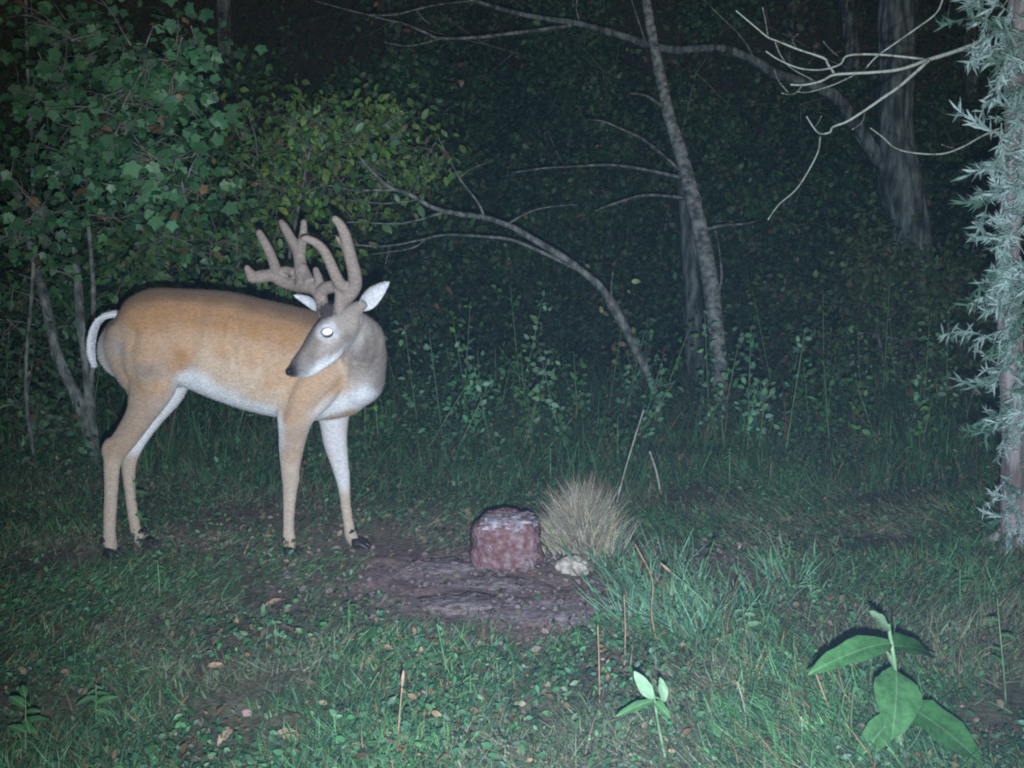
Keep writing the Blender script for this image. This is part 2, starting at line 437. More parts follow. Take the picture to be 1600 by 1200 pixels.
carve(bme, [([(520, 528), (488, 556), (462, 590), (446, 628), (438, 655)], -.010, 9), ([(505, 555), (490, 590), (470, 620)], .008, 18), ([(545, 560), (540, 590), (515, 615), (490, 640)], -.006, 7),
            ([(318, 470), (306, 510), (300, 550), (296, 590)], -.007, 13), ([(335, 480), (350, 530), (330, 585)], -.006, 16), ([(190, 470), (215, 500), (232, 540), (236, 570)], .007, 16), ([(212, 520), (205, 560), (212, 600)], -.006, 8),
            ([(255, 590), (243, 612), (226, 640)], -.004, 5), ([(192, 690), (182, 712), (178, 735)], -.003, 3.5), ([(262, 468), (300, 470), (360, 478)], .004, 10),
            ([(360, 500), (352, 540), (362, 580)], .0035, 5), ([(382, 505), (374, 550), (384, 595)], .0035, 5), ([(404, 510), (396, 555), (406, 605)], .0035, 5), ([(426, 515), (418, 560), (428, 612)], .003, 5),
            ([(568, 492), (566, 515), (556, 538), (545, 552)], -.010, 6), ([(585, 505), (592, 540), (580, 575)], -.004, 5), ([(573, 520), (578, 548), (566, 575)], -.005, 5), ([(556, 566), (566, 590), (560, 620)], -.006, 7),
            ([(524, 532), (505, 546), (488, 560)], .004, 4), ([(512, 551), (497, 562), (482, 574)], -.003, 3), ([(494, 526), (482, 542), (470, 558)], .003, 4), ([(535, 520), (545, 535), (538, 550)], .004, 7), ([(470, 583), (478, 579), (485, 575)], -.003, 1.6),
            ([(457, 735), (456, 752), (455, 765)], .003, 5), ([(462, 690), (459, 715), (457, 735)], -.003, 3.5), ([(448, 785), (447, 810), (447, 835)], -.002, 2.5)])
nv = len(bme.vertices); co = np.empty(nv * 3); bme.vertices.foreach_get('co', co); co = co.reshape(-1, 3)
no = np.empty(nv * 3); bme.vertices.foreach_get('normal', no); no = no.reshape(-1, 3)

TAN = (.45, .255, .13); TAN2 = (.54, .355, .225); TAN3 = (.42, .27, .155); RUFF = (.25, .145, .08); CREAM = (.60, .46, .34)
LEG = (.45, .33, .245); LEGL = (.52, .42, .34); WH = (.78, .79, .82); GREY = (.25, .205, .18); GREYL = (.37, .315, .285); DARK = (.07, .055, .055); BLK = (.012, .012, .014)
ctrl = []
def cp(px, py, D, c, wgt=1.0): ctrl.append((*at(px, py, D), *c, wgt))
for x, y in ((175, 500), (200, 480), (240, 458), (290, 453), (340, 457), (400, 470), (450, 480), (490, 495)):
    for D in (3.80, 3.85, 3.92): cp(x, y, D, RUFF)
for x, y in ((215, 500), (250, 490), (300, 490), (350, 500), (400, 510), (450, 520)):
    cp(x, y, 3.71, TAN); cp(x, y, 4.0, TAN)
for x, y in ((200, 540), (230, 550), (290, 540), (345, 545), (395, 560), (440, 580), (470, 600), (420, 600)):
    cp(x, y, 3.69, TAN2); cp(x, y, 4.0, TAN2)
for x, y in ((325, 560), (345, 580), (375, 580), (405, 590), (430, 615), (400, 615)): cp(x, y, 3.70, CREAM, .7); cp(x, y, 3.99, CREAM, .7)
cp(236, 578, 3.685, (.30, .22, .17), .10); cp(285, 555, 3.70, TAN, .5); cp(281, 575, 3.70, TAN, .5)
for x, y in ((300, 600), (330, 618), (365, 634), (400, 646), (430, 655)):
    for D in (3.75, 3.80, 3.90, 3.97): cp(x, y + 9, D, WH, 1.5)
for x, y in ((300, 590), (315, 600)): cp(x, y, 3.75, WH, 1.2)
for x, y, c in ((185, 545, GREYL), (190, 575, LEG), (205, 610, LEG), (180, 520, LEG), (225, 600, TAN3), (235, 575, GREYL), (250, 600, TAN2), (222, 640, LEG), (205, 670, LEG), (190, 700, LEG), (172, 700, LEG), (175, 730, LEGL), (174, 770, LEGL), (172, 820, LEGL), (172, 850, LEGL)):
    cp(x, y, 3.70 + .0004 * (y - 545), c)
for x, y in ((165, 525), (168, 550), (180, 580)): cp(x, y, 3.85, WH, .8)
for x, y in ((275, 600), (262, 620), (248, 640), (232, 665), (218, 690)): cp(x, y, 3.88, WH, 1.3)
for x, y in ((205, 735), (203, 770), (208, 810), (216, 840), (230, 855)): cp(x, y, 3.90, LEGL)
for x, y, c in ((500, 560, TAN2), (520, 555, TAN2), (490, 590, TAN2), (470, 620, TAN2), (455, 650, TAN2), (458, 680, LEG), (455, 710, LEG), (455, 750, LEGL), (452, 790, LEGL), (451, 830, LEGL), (455, 860, LEG)):
    cp(x, y, 3.69 + .0003 * (y - 560), c)
for x, y in ((434, 635), (435, 660), (437, 690)): cp(x, y, 3.80, WH, 1.0)
cp(540, 562, 3.71, CREAM, .7); cp(525, 600, 3.72, TAN2, .6)
for x, y in ((510, 650), (530, 640), (555, 632), (575, 615)): cp(x, y, 3.76, WH, 1.0)
for x, y in ((520, 661), (545, 652)): cp(x, y, 3.80, TAN3, .6)
for x, y in ((585, 595), (597, 575)): cp(x, y, 3.78, GREYL, 1)
for x, y in ((515, 665), (525, 690), (530, 720), (536, 745)): cp(x, y, 3.90, (.66, .64, .66), 1.5); cp(x + 6, y, 3.98, LEG, 1.5)
for x, y in ((540, 790), (545, 820), (555, 850)): cp(x, y, 3.88, LEGL)
for x, y in ((595, 530), (600, 555), (580, 510), (580, 545)): cp(x, y, 3.70, GREYL, 1); cp(x, y, 3.85, GREY, 1)
for x, y in ((560, 565), (550, 575)): cp(x, y, 3.68, GREYL, .8)
for x, y in ((556, 552), (545, 557), (535, 561), (522, 566), (510, 571), (500, 576)): cp(x, y, 3.555, WH, .8)
cp(545, 530, 3.53, GREY, .9); cp(555, 512, 3.54, GREYL, .8); cp(530, 542, 3.53, GREYL, .8); cp(575, 540, 3.64, GREY, 1.2); cp(580, 560, 3.66, GREY, 1)
cp(530, 505, 3.53, GREYL, .7); cp(545, 495, 3.55, GREYL, .7)
for x, y in ((505, 545), (515, 550)): cp(x, y, 3.52, (.42, .35, .31), .6)
for x, y in ((485, 555), (478, 545), (492, 535)): cp(x, y, 3.52, GREY, .7)
for x, y in ((475, 532), (465, 548), (484, 520), (459, 560)): cp(x, y, 3.56, (.13, .105, .10), .6)
for x, y in ((505, 493), (515, 483), (524, 478), (498, 502)): cp(x, y, 3.58, DARK, .8)
for x, y in ((497, 512), (503, 506), (520, 508)): cp(x, y, 3.525, (.62, .60, .62), .25)
for x, y in ((512, 529), (500, 524), (521, 524)): cp(x, y, 3.52, (.60, .58, .60), .22)
for x, y in ((450, 578), (455, 575), (452, 586), (460, 585)): cp(x, y, 3.535, BLK, .35); cp(x, y, 3.58, BLK, .35)
for x, y in ((470, 593), (478, 591), (488, 585), (498, 579)): cp(x, y, 3.56, WH, .22)
for x, y in ((470, 583), (479, 577), (488, 570)): cp(x, y, 3.53, (.30, .26, .25), .25)
for x, y in ((464, 587), (474, 585)): cp(x, y, 3.53, (.05, .045, .045), .08)
ctrl = np.array(ctrl)
col = np.empty((nv, 3))
for s in range(0, nv, 20000):
    d2 = ((co[s:s + 20000, None, :] - ctrl[None, :, :3]) ** 2).sum(2)
    wt = ctrl[None, :, 6] / (d2 + 1.2e-4) ** 2
    col[s:s + 20000] = (wt[:, :, None] * ctrl[None, :, 3:6]).sum(1) / wt.sum(1)[:, None]
a = bme.color_attributes.new('col', 'FLOAT_COLOR', 'POINT')
cc = np.ones((nv, 4), dtype=np.float32); cc[:, :3] = col; a.data.foreach_set('color', cc.ravel())
bme.materials.clear(); bme.materials.append(M_FUR)
body_o = link('body', bme, deer)

# short guard hairs lying along the coat: real fuzz on the outline
def coat(me_co, me_no, me_col, n, length, name, parent):
    idx = rng.integers(0, len(me_co), n)
    p = me_co[idx]; nn = me_no[idx]
    flow = np.tile(np.array([[-.75, 0, -.5]]), (n, 1)); 
    low = p[:, 2] < .55; flow[low] = (0.05, 0, -1)
    head = (p[:, 1] < 3.66) & (p[:, 2] > .75); flow[head] = (.8, .1, .5)
    flow += rng.normal(size=(n, 3)) * .22
    d = flow - nn * (flow * nn).sum(1, keepdims=True)
    d = d / (np.linalg.norm(d, axis=1, keepdims=True) + 1e-6) + nn * .34
    L = length * (.6 + .8 * rng.random(n))
    L[head] *= .45; L[low] *= .6
    M = frames(d, nn)
    tv = np.array([(-.5, 0, 0), (.5, 0, 0), (0, 1, 0)]); tf = np.array([(0, 1, 2)])
    c = me_col[idx] * (.78 + .44 * rng.random((n, 1)))
    sc = np.stack([np.full(n, .0016), L, L], 1)
    return link(name, scatter(tv, tf, p - nn * .0005, M, sc, c, M_FUR, name), parent)
fz = coat(co, no, col, 90000, .013, 'coat', deer); fz['kind'] = 'stuff'

# antlers
def antler(rows_list):
    mb = MB()
    for rows in rows_list:
        pts = []; rad = []
        for (zx, zy, D, r) in rows:
            x, y = zz(zx, zy); pts.append(at(x, y, D)); rad.append(pxr(r * 1.10 / 3.75, D))
        mb.tube(pts, rad, 12, 5, jit=.04)
        p, q = np.array(pts[-1]), np.array(pts[-2]); e = (p - q) / np.linalg.norm(p - q)
        mb.tube([p, p + e * rad[-1] * .55, p + e * rad[-1] * .9], [rad[-1], rad[-1] * .75, rad[-1] * .2], 12, 2)
    t = bpy.data.objects.new('a', mb.mesh('a', M_VELVET)); COL.objects.link(t)
    r = t.modifiers.new('r', 'REMESH'); r.mode = 'VOXEL'; r.voxel_size = .0032; r.use_smooth_shade = True
    s = t.modifiers.new('s', 'SMOOTH'); s.factor = .5; s.iterations = 6
    g = bpy.context.evaluated_depsgraph_get()
    me = bpy.data.meshes.new_from_object(t.evaluated_get(g), depsgraph=g); bpy.data.objects.remove(t)
    me.name = 'antler'; me.materials.clear(); me.materials.append(M_VELVET)
    return link('antler', me, deer)
antler([[(625, 640, 3.57, 36), (650, 575, 3.57, 36), (695, 530, 3.56, 38), (728, 475, 3.55, 39), (728, 410, 3.53, 38), (712, 340, 3.51, 35), (692, 260, 3.49, 34), (672, 180, 3.47, 31), (645, 120, 3.46, 26), (612, 82, 3.45, 20)],
        [(705, 500, 3.56, 34), (645, 465, 3.54, 33), (610, 400, 3.52, 31), (580, 330, 3.50, 29), (545, 265, 3.48, 27), (500, 222, 3.46, 24), (450, 200, 3.45, 21), (425, 200, 3.45, 17)],
        [(680, 270, 3.49, 20), (648, 220, 3.485, 16), (624, 192, 3.48, 10)],
        [(640, 600, 3.57, 34), (640, 520, 3.56, 28), (620, 465, 3.55, 26)]])
antler([[(548, 660, 3.61, 36), (540, 590, 3.62, 34), (525, 530, 3.63, 36), (490, 490, 3.65, 38), (440, 478, 3.67, 37), (380, 472, 3.70, 34), (310, 450, 3.72, 33), (245, 415, 3.73, 34), (180, 420, 3.735, 35), (125, 428, 3.73, 30)],
        [(135, 430, 3.73, 30), (112, 395, 3.73, 25), (97, 368, 3.73, 17)],
        [(300, 440, 3.72, 28), (265, 370, 3.74, 29), (235, 290, 3.76, 27), (200, 220, 3.77, 25), (168, 163, 3.78, 20)],
        [(425, 470, 3.67, 38), (415, 400, 3.69, 36), (408, 330, 3.71, 34), (390, 260, 3.73, 31), (350, 190, 3.75, 27), (320, 135, 3.76, 24), (298, 100, 3.77, 16)],
        [(408, 310, 3.71, 30), (420, 230, 3.73, 25), (428, 160, 3.74, 22), (430, 100, 3.75, 17)],
        [(535, 500, 3.63, 28), (515, 430, 3.64, 24), (500, 380, 3.65, 18)],
        [(380, 400, 3.70, 26), (330, 385, 3.72, 24), (285, 395, 3.73, 26)],
        [(520, 520, 3.63, 34), (570, 485, 3.61, 36), (640, 478, 3.59, 34)], [(470, 465, 3.65, 34), (440, 420, 3.68, 36), (420, 370, 3.69, 32)]])

# ears: cupped sheets with thickness
def ear(base, tip, width, D, tilt, twist, hairs=True):
    mb = MB(); b = np.array(at(*base, D)); t = np.array(at(*tip, D + tilt)); ax = t - b; L = np.linalg.norm(ax); ax /= L
    side = np.cross(ax, np.array([0, 1, 0])); side /= np.linalg.norm(side); out = np.cross(side, ax)
    if out[1] > 0: out = -out
    side, out = side * math.cos(twist) + out * math.sin(twist), out * math.cos(twist) - side * math.sin(twist)
    n, k = 12, 8; prof = [.28, .50, .76, .92, 1.0, 1.0, .94, .84, .70, .52, .32, .06]
    def sheet(off):
        v = []
        for i in range(n):
            s = i / (n - 1); wd = prof[i] * width / 2
            for j in range(k + 1):
                q = j / k * 2 - 1; a = q * 1.15
                cup = (1 - math.cos(a)) * wd * 1.0
                v.append(b + ax * L * s + side * math.sin(a) * wd * 1.08 + out * (cup - off - .02 * math.sin(s * 3.14)))
        return v
    f = [(i * (k + 1) + j, i * (k + 1) + j + 1, (i + 1) * (k + 1) + j + 1, (i + 1) * (k + 1) + j) for i in range(n - 1) for j in range(k)]
    A = sheet(0); B = sheet(.005)
    eo = MB(); eo.add(B, [tuple(reversed(q)) for q in f])
    m = len(A); rim = []
    e = [j for j in range(k + 1)] + [i * (k + 1) + k for i in range(1, n)] + [(n - 1) * (k + 1) + j for j in range(k - 1, -1, -1)] + [i * (k + 1) for i in range(n - 2, 0, -1)]
    eo.add([A[q] + out * .0006 for q in e] + [B[q] for q in e], [(q, (q + 1) % len(e), len(e) + (q + 1) % len(e), len(e) + q) for q in range(len(e))])
    eo_o = link('ear', eo.mesh('ear', M_EAROUT), deer)
    ei = MB(); ei.add(A, f)
    inner = link('inner_ear', ei.mesh('inner_ear', M_EARIN), eo_o, Vector((0, 0, 0)))
    # pale hair fringe inside the ear
    nh = 350; P = []; Dd = []
    for _ in range(nh):
        i = random.randint(0, n - 3); j = random.randint(0, k)
        P.append(A[i * (k + 1) + j] * (1 - (u_ := random.random())) + A[(i + 1) * (k + 1) + min(k, j + 1)] * u_); Dd.append(ax * 1.0 + out * .35 + side * random.uniform(-.5, .5))
    P = np.array(P); Dd = np.array(Dd)
    tv = np.array([(-.5, 0, 0), (.5, 0, 0), (0, 1, 0)]); tf = np.array([(0, 1, 2)])
    hh = link('ear_hair', scatter(tv, tf, P, frames(Dd, rand_unit(nh)), np.stack([np.full(nh, .0012), np.full(nh, .006), np.full(nh, .006)], 1), np.tile([[.75, .76, .8]], (nh, 1)), M_FUR, 'ear_hair'), eo_o, Vector((0, 0, 0)))
    hh['kind'] = 'stuff'
ear((559, 484), (608, 440), .074, 3.60, .03, .75)
ear((500, 484), (459, 461), .040, 3.69, .05, -.5)

# eye with the flash shining back from it
def lens(name, c, rx, ry, rz, mat, rot=0, segs=20):
    mb = MB(); v = []; f = []
    for i in range(segs // 2 + 1):
        th = math.pi * i / (segs // 2)
        for j in range(segs):
            ph = 2 * math.pi * j / segs
            x = math.sin(th) * math.cos(ph) * rx; z = math.sin(th) * math.sin(ph) * rz; y = math.cos(th) * ry
            v.append((c[0] + x * math.cos(rot) - z * math.sin(rot), c[1] + y, c[2] + x * math.sin(rot) + z * math.cos(rot)))
    for i in range(segs // 2):
        for j in range(segs):
            a = i * segs + j; b2 = i * segs + (j + 1) % segs
            f.append((a, b2, b2 + segs, a + segs))
    mb.add(v, f); return mb.mesh(name, mat)
ec = at(511, 519, 3.520)
eye = link('eye', lens('eye', ec + Vector((0, .006, -.0035)), .0195, .012, .0155, M_NOSE, .15), deer)
link('eye_shine', lens('eye_shine', ec + Vector((-.001, -.0035, .001)), .0200, .0042, .0142, M_EYE, .15), eye, Vector((0, 0, 0)))
# dark hair tuft between the antler bases
ft = []; fd = []
for _ in range(1500):
    q = at(random.gauss(513, 6), random.gauss(488, 5), 3.54 + random.uniform(0, .06)); ft.append(q); fd.append(rng.normal(size=3) * .4 + np.array([-.2, -.3, .8]))
ft = np.array(ft)
h = link('forehead_tuft', scatter(np.array([(-.5, 0, 0), (.5, 0, 0), (0, 1, 0)]), np.array([(0, 1, 2)]), ft, frames(np.array(fd), rand_unit(1500)), np.stack([np.full(1500, .002), np.full(1500, .014), np.full(1500, .014)], 1), np.tile([[.06, .05, .05]], (1500, 1)) * (.6 + rng.random((1500, 1))), M_FUR, 'forehead_tuft'), deer)
h['kind'] = 'stuff'
# nostril
link('nose', lens('nose', at(452, 581, 3.541), .012, .014, .013, M_NOSE, -.5), deer)

# tail: flat, fringed, white underneath
tl = MB()
trows = [(184, 490, 3.85, 5, .026), (167, 493, 3.85, 4.2, .028), (154, 501, 3.85, 3.8, .030), (146, 517, 3.85, 4.2, .030), (142, 538, 3.85, 4.4, .028), (143, 556, 3.85, 3.6, .020), (147, 571, 3.85, 1.8, .009)]
seg(tl, trows, 14, 5)
V = np.concatenate(tl.v)
tc = np.tile(np.array([[.78, .80, .84]]), (len(V), 1))
axx = np.array([at(r[0], r[1], 3.85) for r in catmull([(r[0], r[1], 0) for r in trows], 5)])
nearest = ((V[:, None, [0, 2]] - axx[None][:, :, [0, 2]]) ** 2).sum(2).argmin(1)
offs = (V - axx[nearest]); outer = (offs @ np.array([-.75, 0, .65])) > .0075
tc[outer & (nearest < 18)] = (.40, .24, .13)
tail = link('tail', tl.mesh('tail', M_FUR, tc), deer)
nh = 3500; idx = rng.integers(0, len(V), nh)
dirs = axx[np.minimum(nearest[idx] + 3, len(axx) - 1)] - axx[np.maximum(nearest[idx] - 1, 0)] + rng.normal(size=(nh, 3)) * .006
tv = np.array([(-.5, 0, 0), (.5, 0, 0), (0, 1, 0)]); tf = np.array([(0, 1, 2)])
h = link('tail_hair', scatter(tv, tf, V[idx], frames(dirs, rand_unit(nh)), np.stack([np.full(nh, .0012), np.full(nh, .012), np.full(nh, .012)], 1), tc[idx], M_FUR, 'tail_hair'), tail, Vector((0, 0, 0)))
h['kind'] = 'stuff'

# hooves: two toes and dewclaws each
def hoof(px, py, D, heading):
    root = None; c = at(px, py, D); c.z = max(.028, c.z)
    mb = MB()
    hx, hy = math.cos(heading), math.sin(heading)
    for s in (-1, 1):
        sx, sy = -hy * s * .013, hx * s * .013
        prof = [(-.020, .030, .012), (-.004, .032, .016), (.018, .024, .014), (.036, .010, .008), (.046, .003, .003)]
        pts = [(c.x + hx * q[0] + sx, c.y + hy * q[0] + sy, q[1] * .55) for q in prof]
        mb.tube(pts, [q[1] * .55 for q in prof], 10, 3, depth=[q[2] for q in prof])
        mb.tube([(c.x - hx * .020 + sx, c.y - hy * .020 + sy, .062), (c.x - hx * .032 + sx, c.y - hy * .03 + sy, .052)], [.008, .003], 8, 2)
    link('hoof', mb.mesh('hoof', M_HOOF), deer)
hoof(175, 872, 3.755, -.25); hoof(233, 862, 3.88, -.3); hoof(457, 872, 3.77, -.5); hoof(562, 860, 3.875, -.35)

# ------------------------------------------------------------------ mineral block, salt lumps, stone
def lump(name, c, sx, sy, sz, mat, seed, box=.0, rough=.10, parent=None, flat=0.0):
    n, k = 26, 34; v = []; f = []
    for i in range(n + 1):
        th = math.pi * i / n
        for j in range(k):
            ph = 2 * math.pi * j / k
            d = np.array([math.sin(th) * math.cos(ph), math.sin(th) * math.sin(ph), math.cos(th)])
            if box: d = d / (np.abs(d) ** box).sum() ** (1 / box)
            nn = mnoise.noise(Vector(d * 2.2) + Vector((seed, 0, 0))) + .5 * mnoise.noise(Vector(d * 6) + Vector((seed, 3, 0)))
            d = d * (1 + rough * nn)
            v.append((c[0] + d[0] * sx, c[1] + d[1] * sy, c[2] + d[2] * sz))
    for i in range(n):
        for j in range(k):
            a = i * k + j; b = i * k + (j + 1) % k
            f.append((a, a + k, b + k, b))
    return make_mesh(name, v, f, mat)
bp_ = on_ground(790, 893)
blk = empty('mineral_block', (bp_.x, bp_.y + .1, 0), 'worn reddish mineral lick block standing in bare dirt beside the dry grass clump', 'salt block')
link('block', lump('block', (bp_.x, bp_.y + .1, .062), .122, .108, .112, M_SALT, 2, 2.9, .16), blk)
link('salt_cap', lump('salt_cap', (bp_.x + .01, bp_.y + .088, .150), .088, .082, .024, M_CRUST, 5, 3.0, .35), blk)
for i, (px, py, s, lab) in enumerate(((690, 888, .085, 'pale flattened salt lump on the dirt left of the mineral block'), (772, 912, .07, 'low salt crusted clod just in front of the mineral block'), (722, 948, .09, 'broad pale clod lying on the dirt in front of the block, nearest the camera'))):
    p = on_ground(px, py)
    o = link('salt_lump', lump('salt_lump', (0, 0, 0), s * 1.25, s * .9, s * .13, M_SALTW, 20 + i, 0, .5), loc=(p.x, p.y, p.z + .008)); tag(o, lab, 'salt lump', 'salt lumps around the block')
p = on_ground(895, 895)
o = link('stone', lump('stone', (0, 0, 0), .052, .04, .034, M_STONE, 11, 2.6, .3), loc=(p.x, p.y, .022)); tag(o, 'small cream coloured stone at the edge of the bright grass', 'stone')
p = on_ground(822, 890)
o = link('stone', lump('stone', (0, 0, 0), .028, .03, .036, M_SALTW, 15, 0, .4), loc=(p.x, p.y, .02)); tag(o, 'small whitish chunk leaning at the right foot of the mineral block', 'stone')
# clods in the dirt
cl = MB()
for _ in range(420):
    d = random.choice(DIRT); x = random.gauss(d[0], d[2] * .6); y = random.gauss(d[1], d[3] * .6)
    s = random.uniform(.004, .018)
    q = np.array([(1, 0, 0), (0, 1, 0), (-1, 0, 0), (0, -1, 0), (0, 0, .7), (0, 0, -.7)]) * s * (1 + .5 * (rng.random((6, 3)) - .5)) + (x, y, gz(x, y) + s * .4)
    cl.add(q, [(0, 1, 4), (1, 2, 4), (2, 3, 4), (3, 0, 4), (1, 0, 5), (2, 1, 5), (3, 2, 5), (0, 3, 5)])
o = link('clods', cl.mesh('clods', M_CLOD)); tag(o, 'crumbled reddish clods scattered over the bare dirt', 'dirt', kind='stuff')

# ------------------------------------------------------------------ trees
def P(rows, D0, D1):
    n = len(rows); return [at(x, y, D0 + (D1 - D0) * i / (n - 1)) for i, (x, y) in enumerate(rows)]
def limb(mb, rows, D0, D1, r0, r1, sides=6, sub=4, jit=.08):
    pts = P(rows, D0, D1); n = len(pts)
    mb.tube(pts, [pxr(r0 + (r1 - r0) * i / (n - 1), D0 + (D1 - D0) * i / (n - 1)) for i in range(n)], sides, sub, jit)

def near_D(rows, D0, D1, p):
    best = min(((rows[i][0] + (rows[i + 1][0] - rows[i][0]) * k / 8 - p[0]) ** 2 + (rows[i][1] + (rows[i + 1][1] - rows[i][1]) * k / 8 - p[1]) ** 2, i + k / 8) for i in range(len(rows) - 1) for k in range(9))
    return D0 + (D1 - D0) * best[1] / (len(rows) - 1)

def twigs(mb, start, d, L, r, depth, ends, bend=.5):
    d = np.array(d, float); d /= np.linalg.norm(d); pts = [np.array(start, float)]; cur = d
    n = 4
    for i in range(n):
        cur = cur + rng.normal(size=3) * .22 * bend + np.array([0, 0, -.04]); cur /= np.linalg.norm(cur)
        pts.append(pts[-1] + cur * L / n)
        ends.append((pts[-1], cur.copy()))
        if depth > 0 and i > 0:
            for _ in range(1 if random.random() < .7 else 2):
                nd = cur + rng.normal(size=3) * .65; twigs(mb, pts[-1], nd, L * .55, r * .55, depth - 1, ends, bend)
    mb.tube(pts, [r * (1 - .18 * i) for i in range(n + 1)], 4, 1, cap=False)

def leaves_on(ends, per, size, base, name, parent, tv=LEAF_V, tf=LEAF_F, spread=.05, warm=.03, var=.5, mat=None, loc=None, up=.5, hue=.18):
    if not ends: return None
    E = np.array([e[0] for e in ends]); Dv = np.array([e[1] for e in ends])
    n = len(E) * per
    idx = np.repeat(np.arange(len(E)), per)
    pos = E[idx] + rng.normal(size=(n, 3)) * spread
    d = Dv[idx] * .6 + rng.normal(size=(n, 3)) * .8; nn = rand_unit(n) * .9 + np.array([0, -.35, up])
    sc = size * (.55 + .8 * rng.random(n))
    clump = .6 + .8 * rng.random(len(E))[idx][:, None]
    c = tint(n, base, var, hue, warm) * clump
    me = scatter(tv, tf, pos, frames(d, nn), sc, c, mat or M_FOL, name)
    return link(name, me, parent, loc)

# leaning pale tree
base = at(1129, 652, 6.9); base.z = gz(base.x, base.y)
t1 = empty('tree', base, 'slim pale leaning tree with thin side branches rising right of centre', 'tree')
mb = MB(); rows = [(1129, 705), (1127, 650), (1125, 600), (1119, 520), (1110, 440), (1096, 370), (1080, 300), (1061, 230), (1045, 180), (1030, 110), (1018, 50), (1005, -30)]
pts = P(rows, 6.9, 7.9); T1 = rows; rr = [15, 13.5, 12.5, 12.5, 13, 12.5, 12, 10.5, 9.5, 8.5, 8, 7]
mb.tube(pts, [pxr(a, 7.4) for a in rr], 12, 5, .10); mb.part('trunk', M_BARKP, t1)
for rows in ([(1062, 266), (1028, 236), (1002, 216), (976, 204), (944, 190), (917, 187)], [(1066, 278), (1017, 267), (958, 258), (900, 260), (850, 263), (800, 270)],
             [(1040, 170), (1010, 150), (985, 146)], [(1098, 360), (1130, 352), (1160, 350), (1185, 345)], [(1115, 470), (1127, 440), (1125, 400), (1118, 360)], [(1075, 310), (1010, 305), (960, 318), (930, 330)]):
    mb = MB(); q = near_D(T1, 6.9, 7.9, rows[0]); limb(mb, rows, q, q - .2, 3.2, 1.0, 5); mb.part('branch', M_BARK, t1)
# trunk behind it
base = at(1085, 560, 8.4); base.z = gz(base.x, base.y)
t2 = empty('tree', base, 'dim short broken trunk standing directly behind the slim pale leaning tree', 'tree')
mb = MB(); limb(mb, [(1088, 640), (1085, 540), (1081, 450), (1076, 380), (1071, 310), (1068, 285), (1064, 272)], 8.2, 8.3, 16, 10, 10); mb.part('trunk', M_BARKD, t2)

# arched sapling
base = at(1032, 672, 6.4); base.z = gz(base.x, base.y)
t3 = empty('sapling', base, 'thin bare sapling bent over in a long arch above the deer', 'sapling')
mb = MB(); rows = [(1034, 676), (1030, 650), (1025, 620), (1010, 580), (985, 530), (965, 490), (948, 462), (925, 436), (880, 402), (840, 378), (800, 355), (757, 340), (720, 335), (680, 326), (640, 304), (605, 290), (570, 255), (530, 205)]
pts = P(rows, 6.4, 6.0); T3 = rows; rr = [8, 8, 7.5, 8, 8.5, 10, 8.5, 7, 6.5, 6, 5.5, 5, 4.6, 4.2, 3.6, 3.2, 2.6, 1.6]
mb.tube(pts, [pxr(a * .84, 6.2) for a in rr], 9, 4, .2); mb.part('trunk', M_BARK, t3)
for rows, r in (([(900, 420), (853, 397), (800, 375), (757, 370), (700, 367), (667, 373), (643, 388), (577, 398)], 3.6), ([(700, 331), (683, 335), (657, 343), (617, 350), (550, 347), (500, 352)], 2.4),
             ([(757, 340), (747, 317), (717, 277), (700, 243), (680, 207)], 2.6), ([(617, 297), (550, 297), (517, 290), (470, 296), (400, 285)], 2.2), ([(655, 312), (600, 318), (540, 312)], 1.5), ([(790, 352), (830, 330), (870, 322), (900, 320)], 1.5),
             ([(667, 373), (600, 385), (520, 382), (450, 400)], 1.6), ([(570, 255), (540, 250), (500, 240)], 1.4), ([(960, 490), (955, 450), (958, 420)], 1.6), ([(717, 277), (740, 262), (760, 255)], 1.2)):
    mb = MB(); q = near_D(T3, 6.4, 6.0, rows[0]); limb(mb, rows, q, q + .1, r, .8, 5); mb.part('branch', M_BARK, t3)
ends = [(np.array(at(960 + rng.normal() * 10, 470 + rng.normal() * 40, 6.2)), np.array([0, 0, 1.])) for _ in range(14)]
leaves_on(ends, 3, .04, (.16, .17, .07), 'foliage', t3, warm=.3)

# big dim tree on the right, with its long limb
base = at(1430, 620, 8.2); base.z = gz(base.x, base.y)
t4 = empty('tree', base, 'largest dark trunk at right whose long limb reaches left across the top', 'tree')
mb = MB(); rows = [(1432, 640), (1432, 540), (1430, 440), (1422, 360), (1406, 285), (1398, 200), (1400, 100), (1402, 0), (1405, -60)]
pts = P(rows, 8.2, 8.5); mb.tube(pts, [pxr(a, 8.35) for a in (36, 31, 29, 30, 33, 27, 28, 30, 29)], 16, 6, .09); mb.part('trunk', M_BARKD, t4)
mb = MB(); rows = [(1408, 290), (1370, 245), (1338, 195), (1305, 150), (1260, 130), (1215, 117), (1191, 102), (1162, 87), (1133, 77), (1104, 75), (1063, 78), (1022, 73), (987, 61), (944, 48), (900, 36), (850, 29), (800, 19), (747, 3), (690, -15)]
T4 = rows; pts = P(rows, 8.38, 7.6); mb.tube(pts, [pxr(a, 7.9) for a in (13, 13, 11, 9.5, 8.5, 8, 7.5, 7, 6.6, 6.3, 6, 6, 5.8, 5.2, 4.5, 4, 3.4, 2.8, 2)], 8, 4, .12); mb.part('limb', M_BARKD, t4)
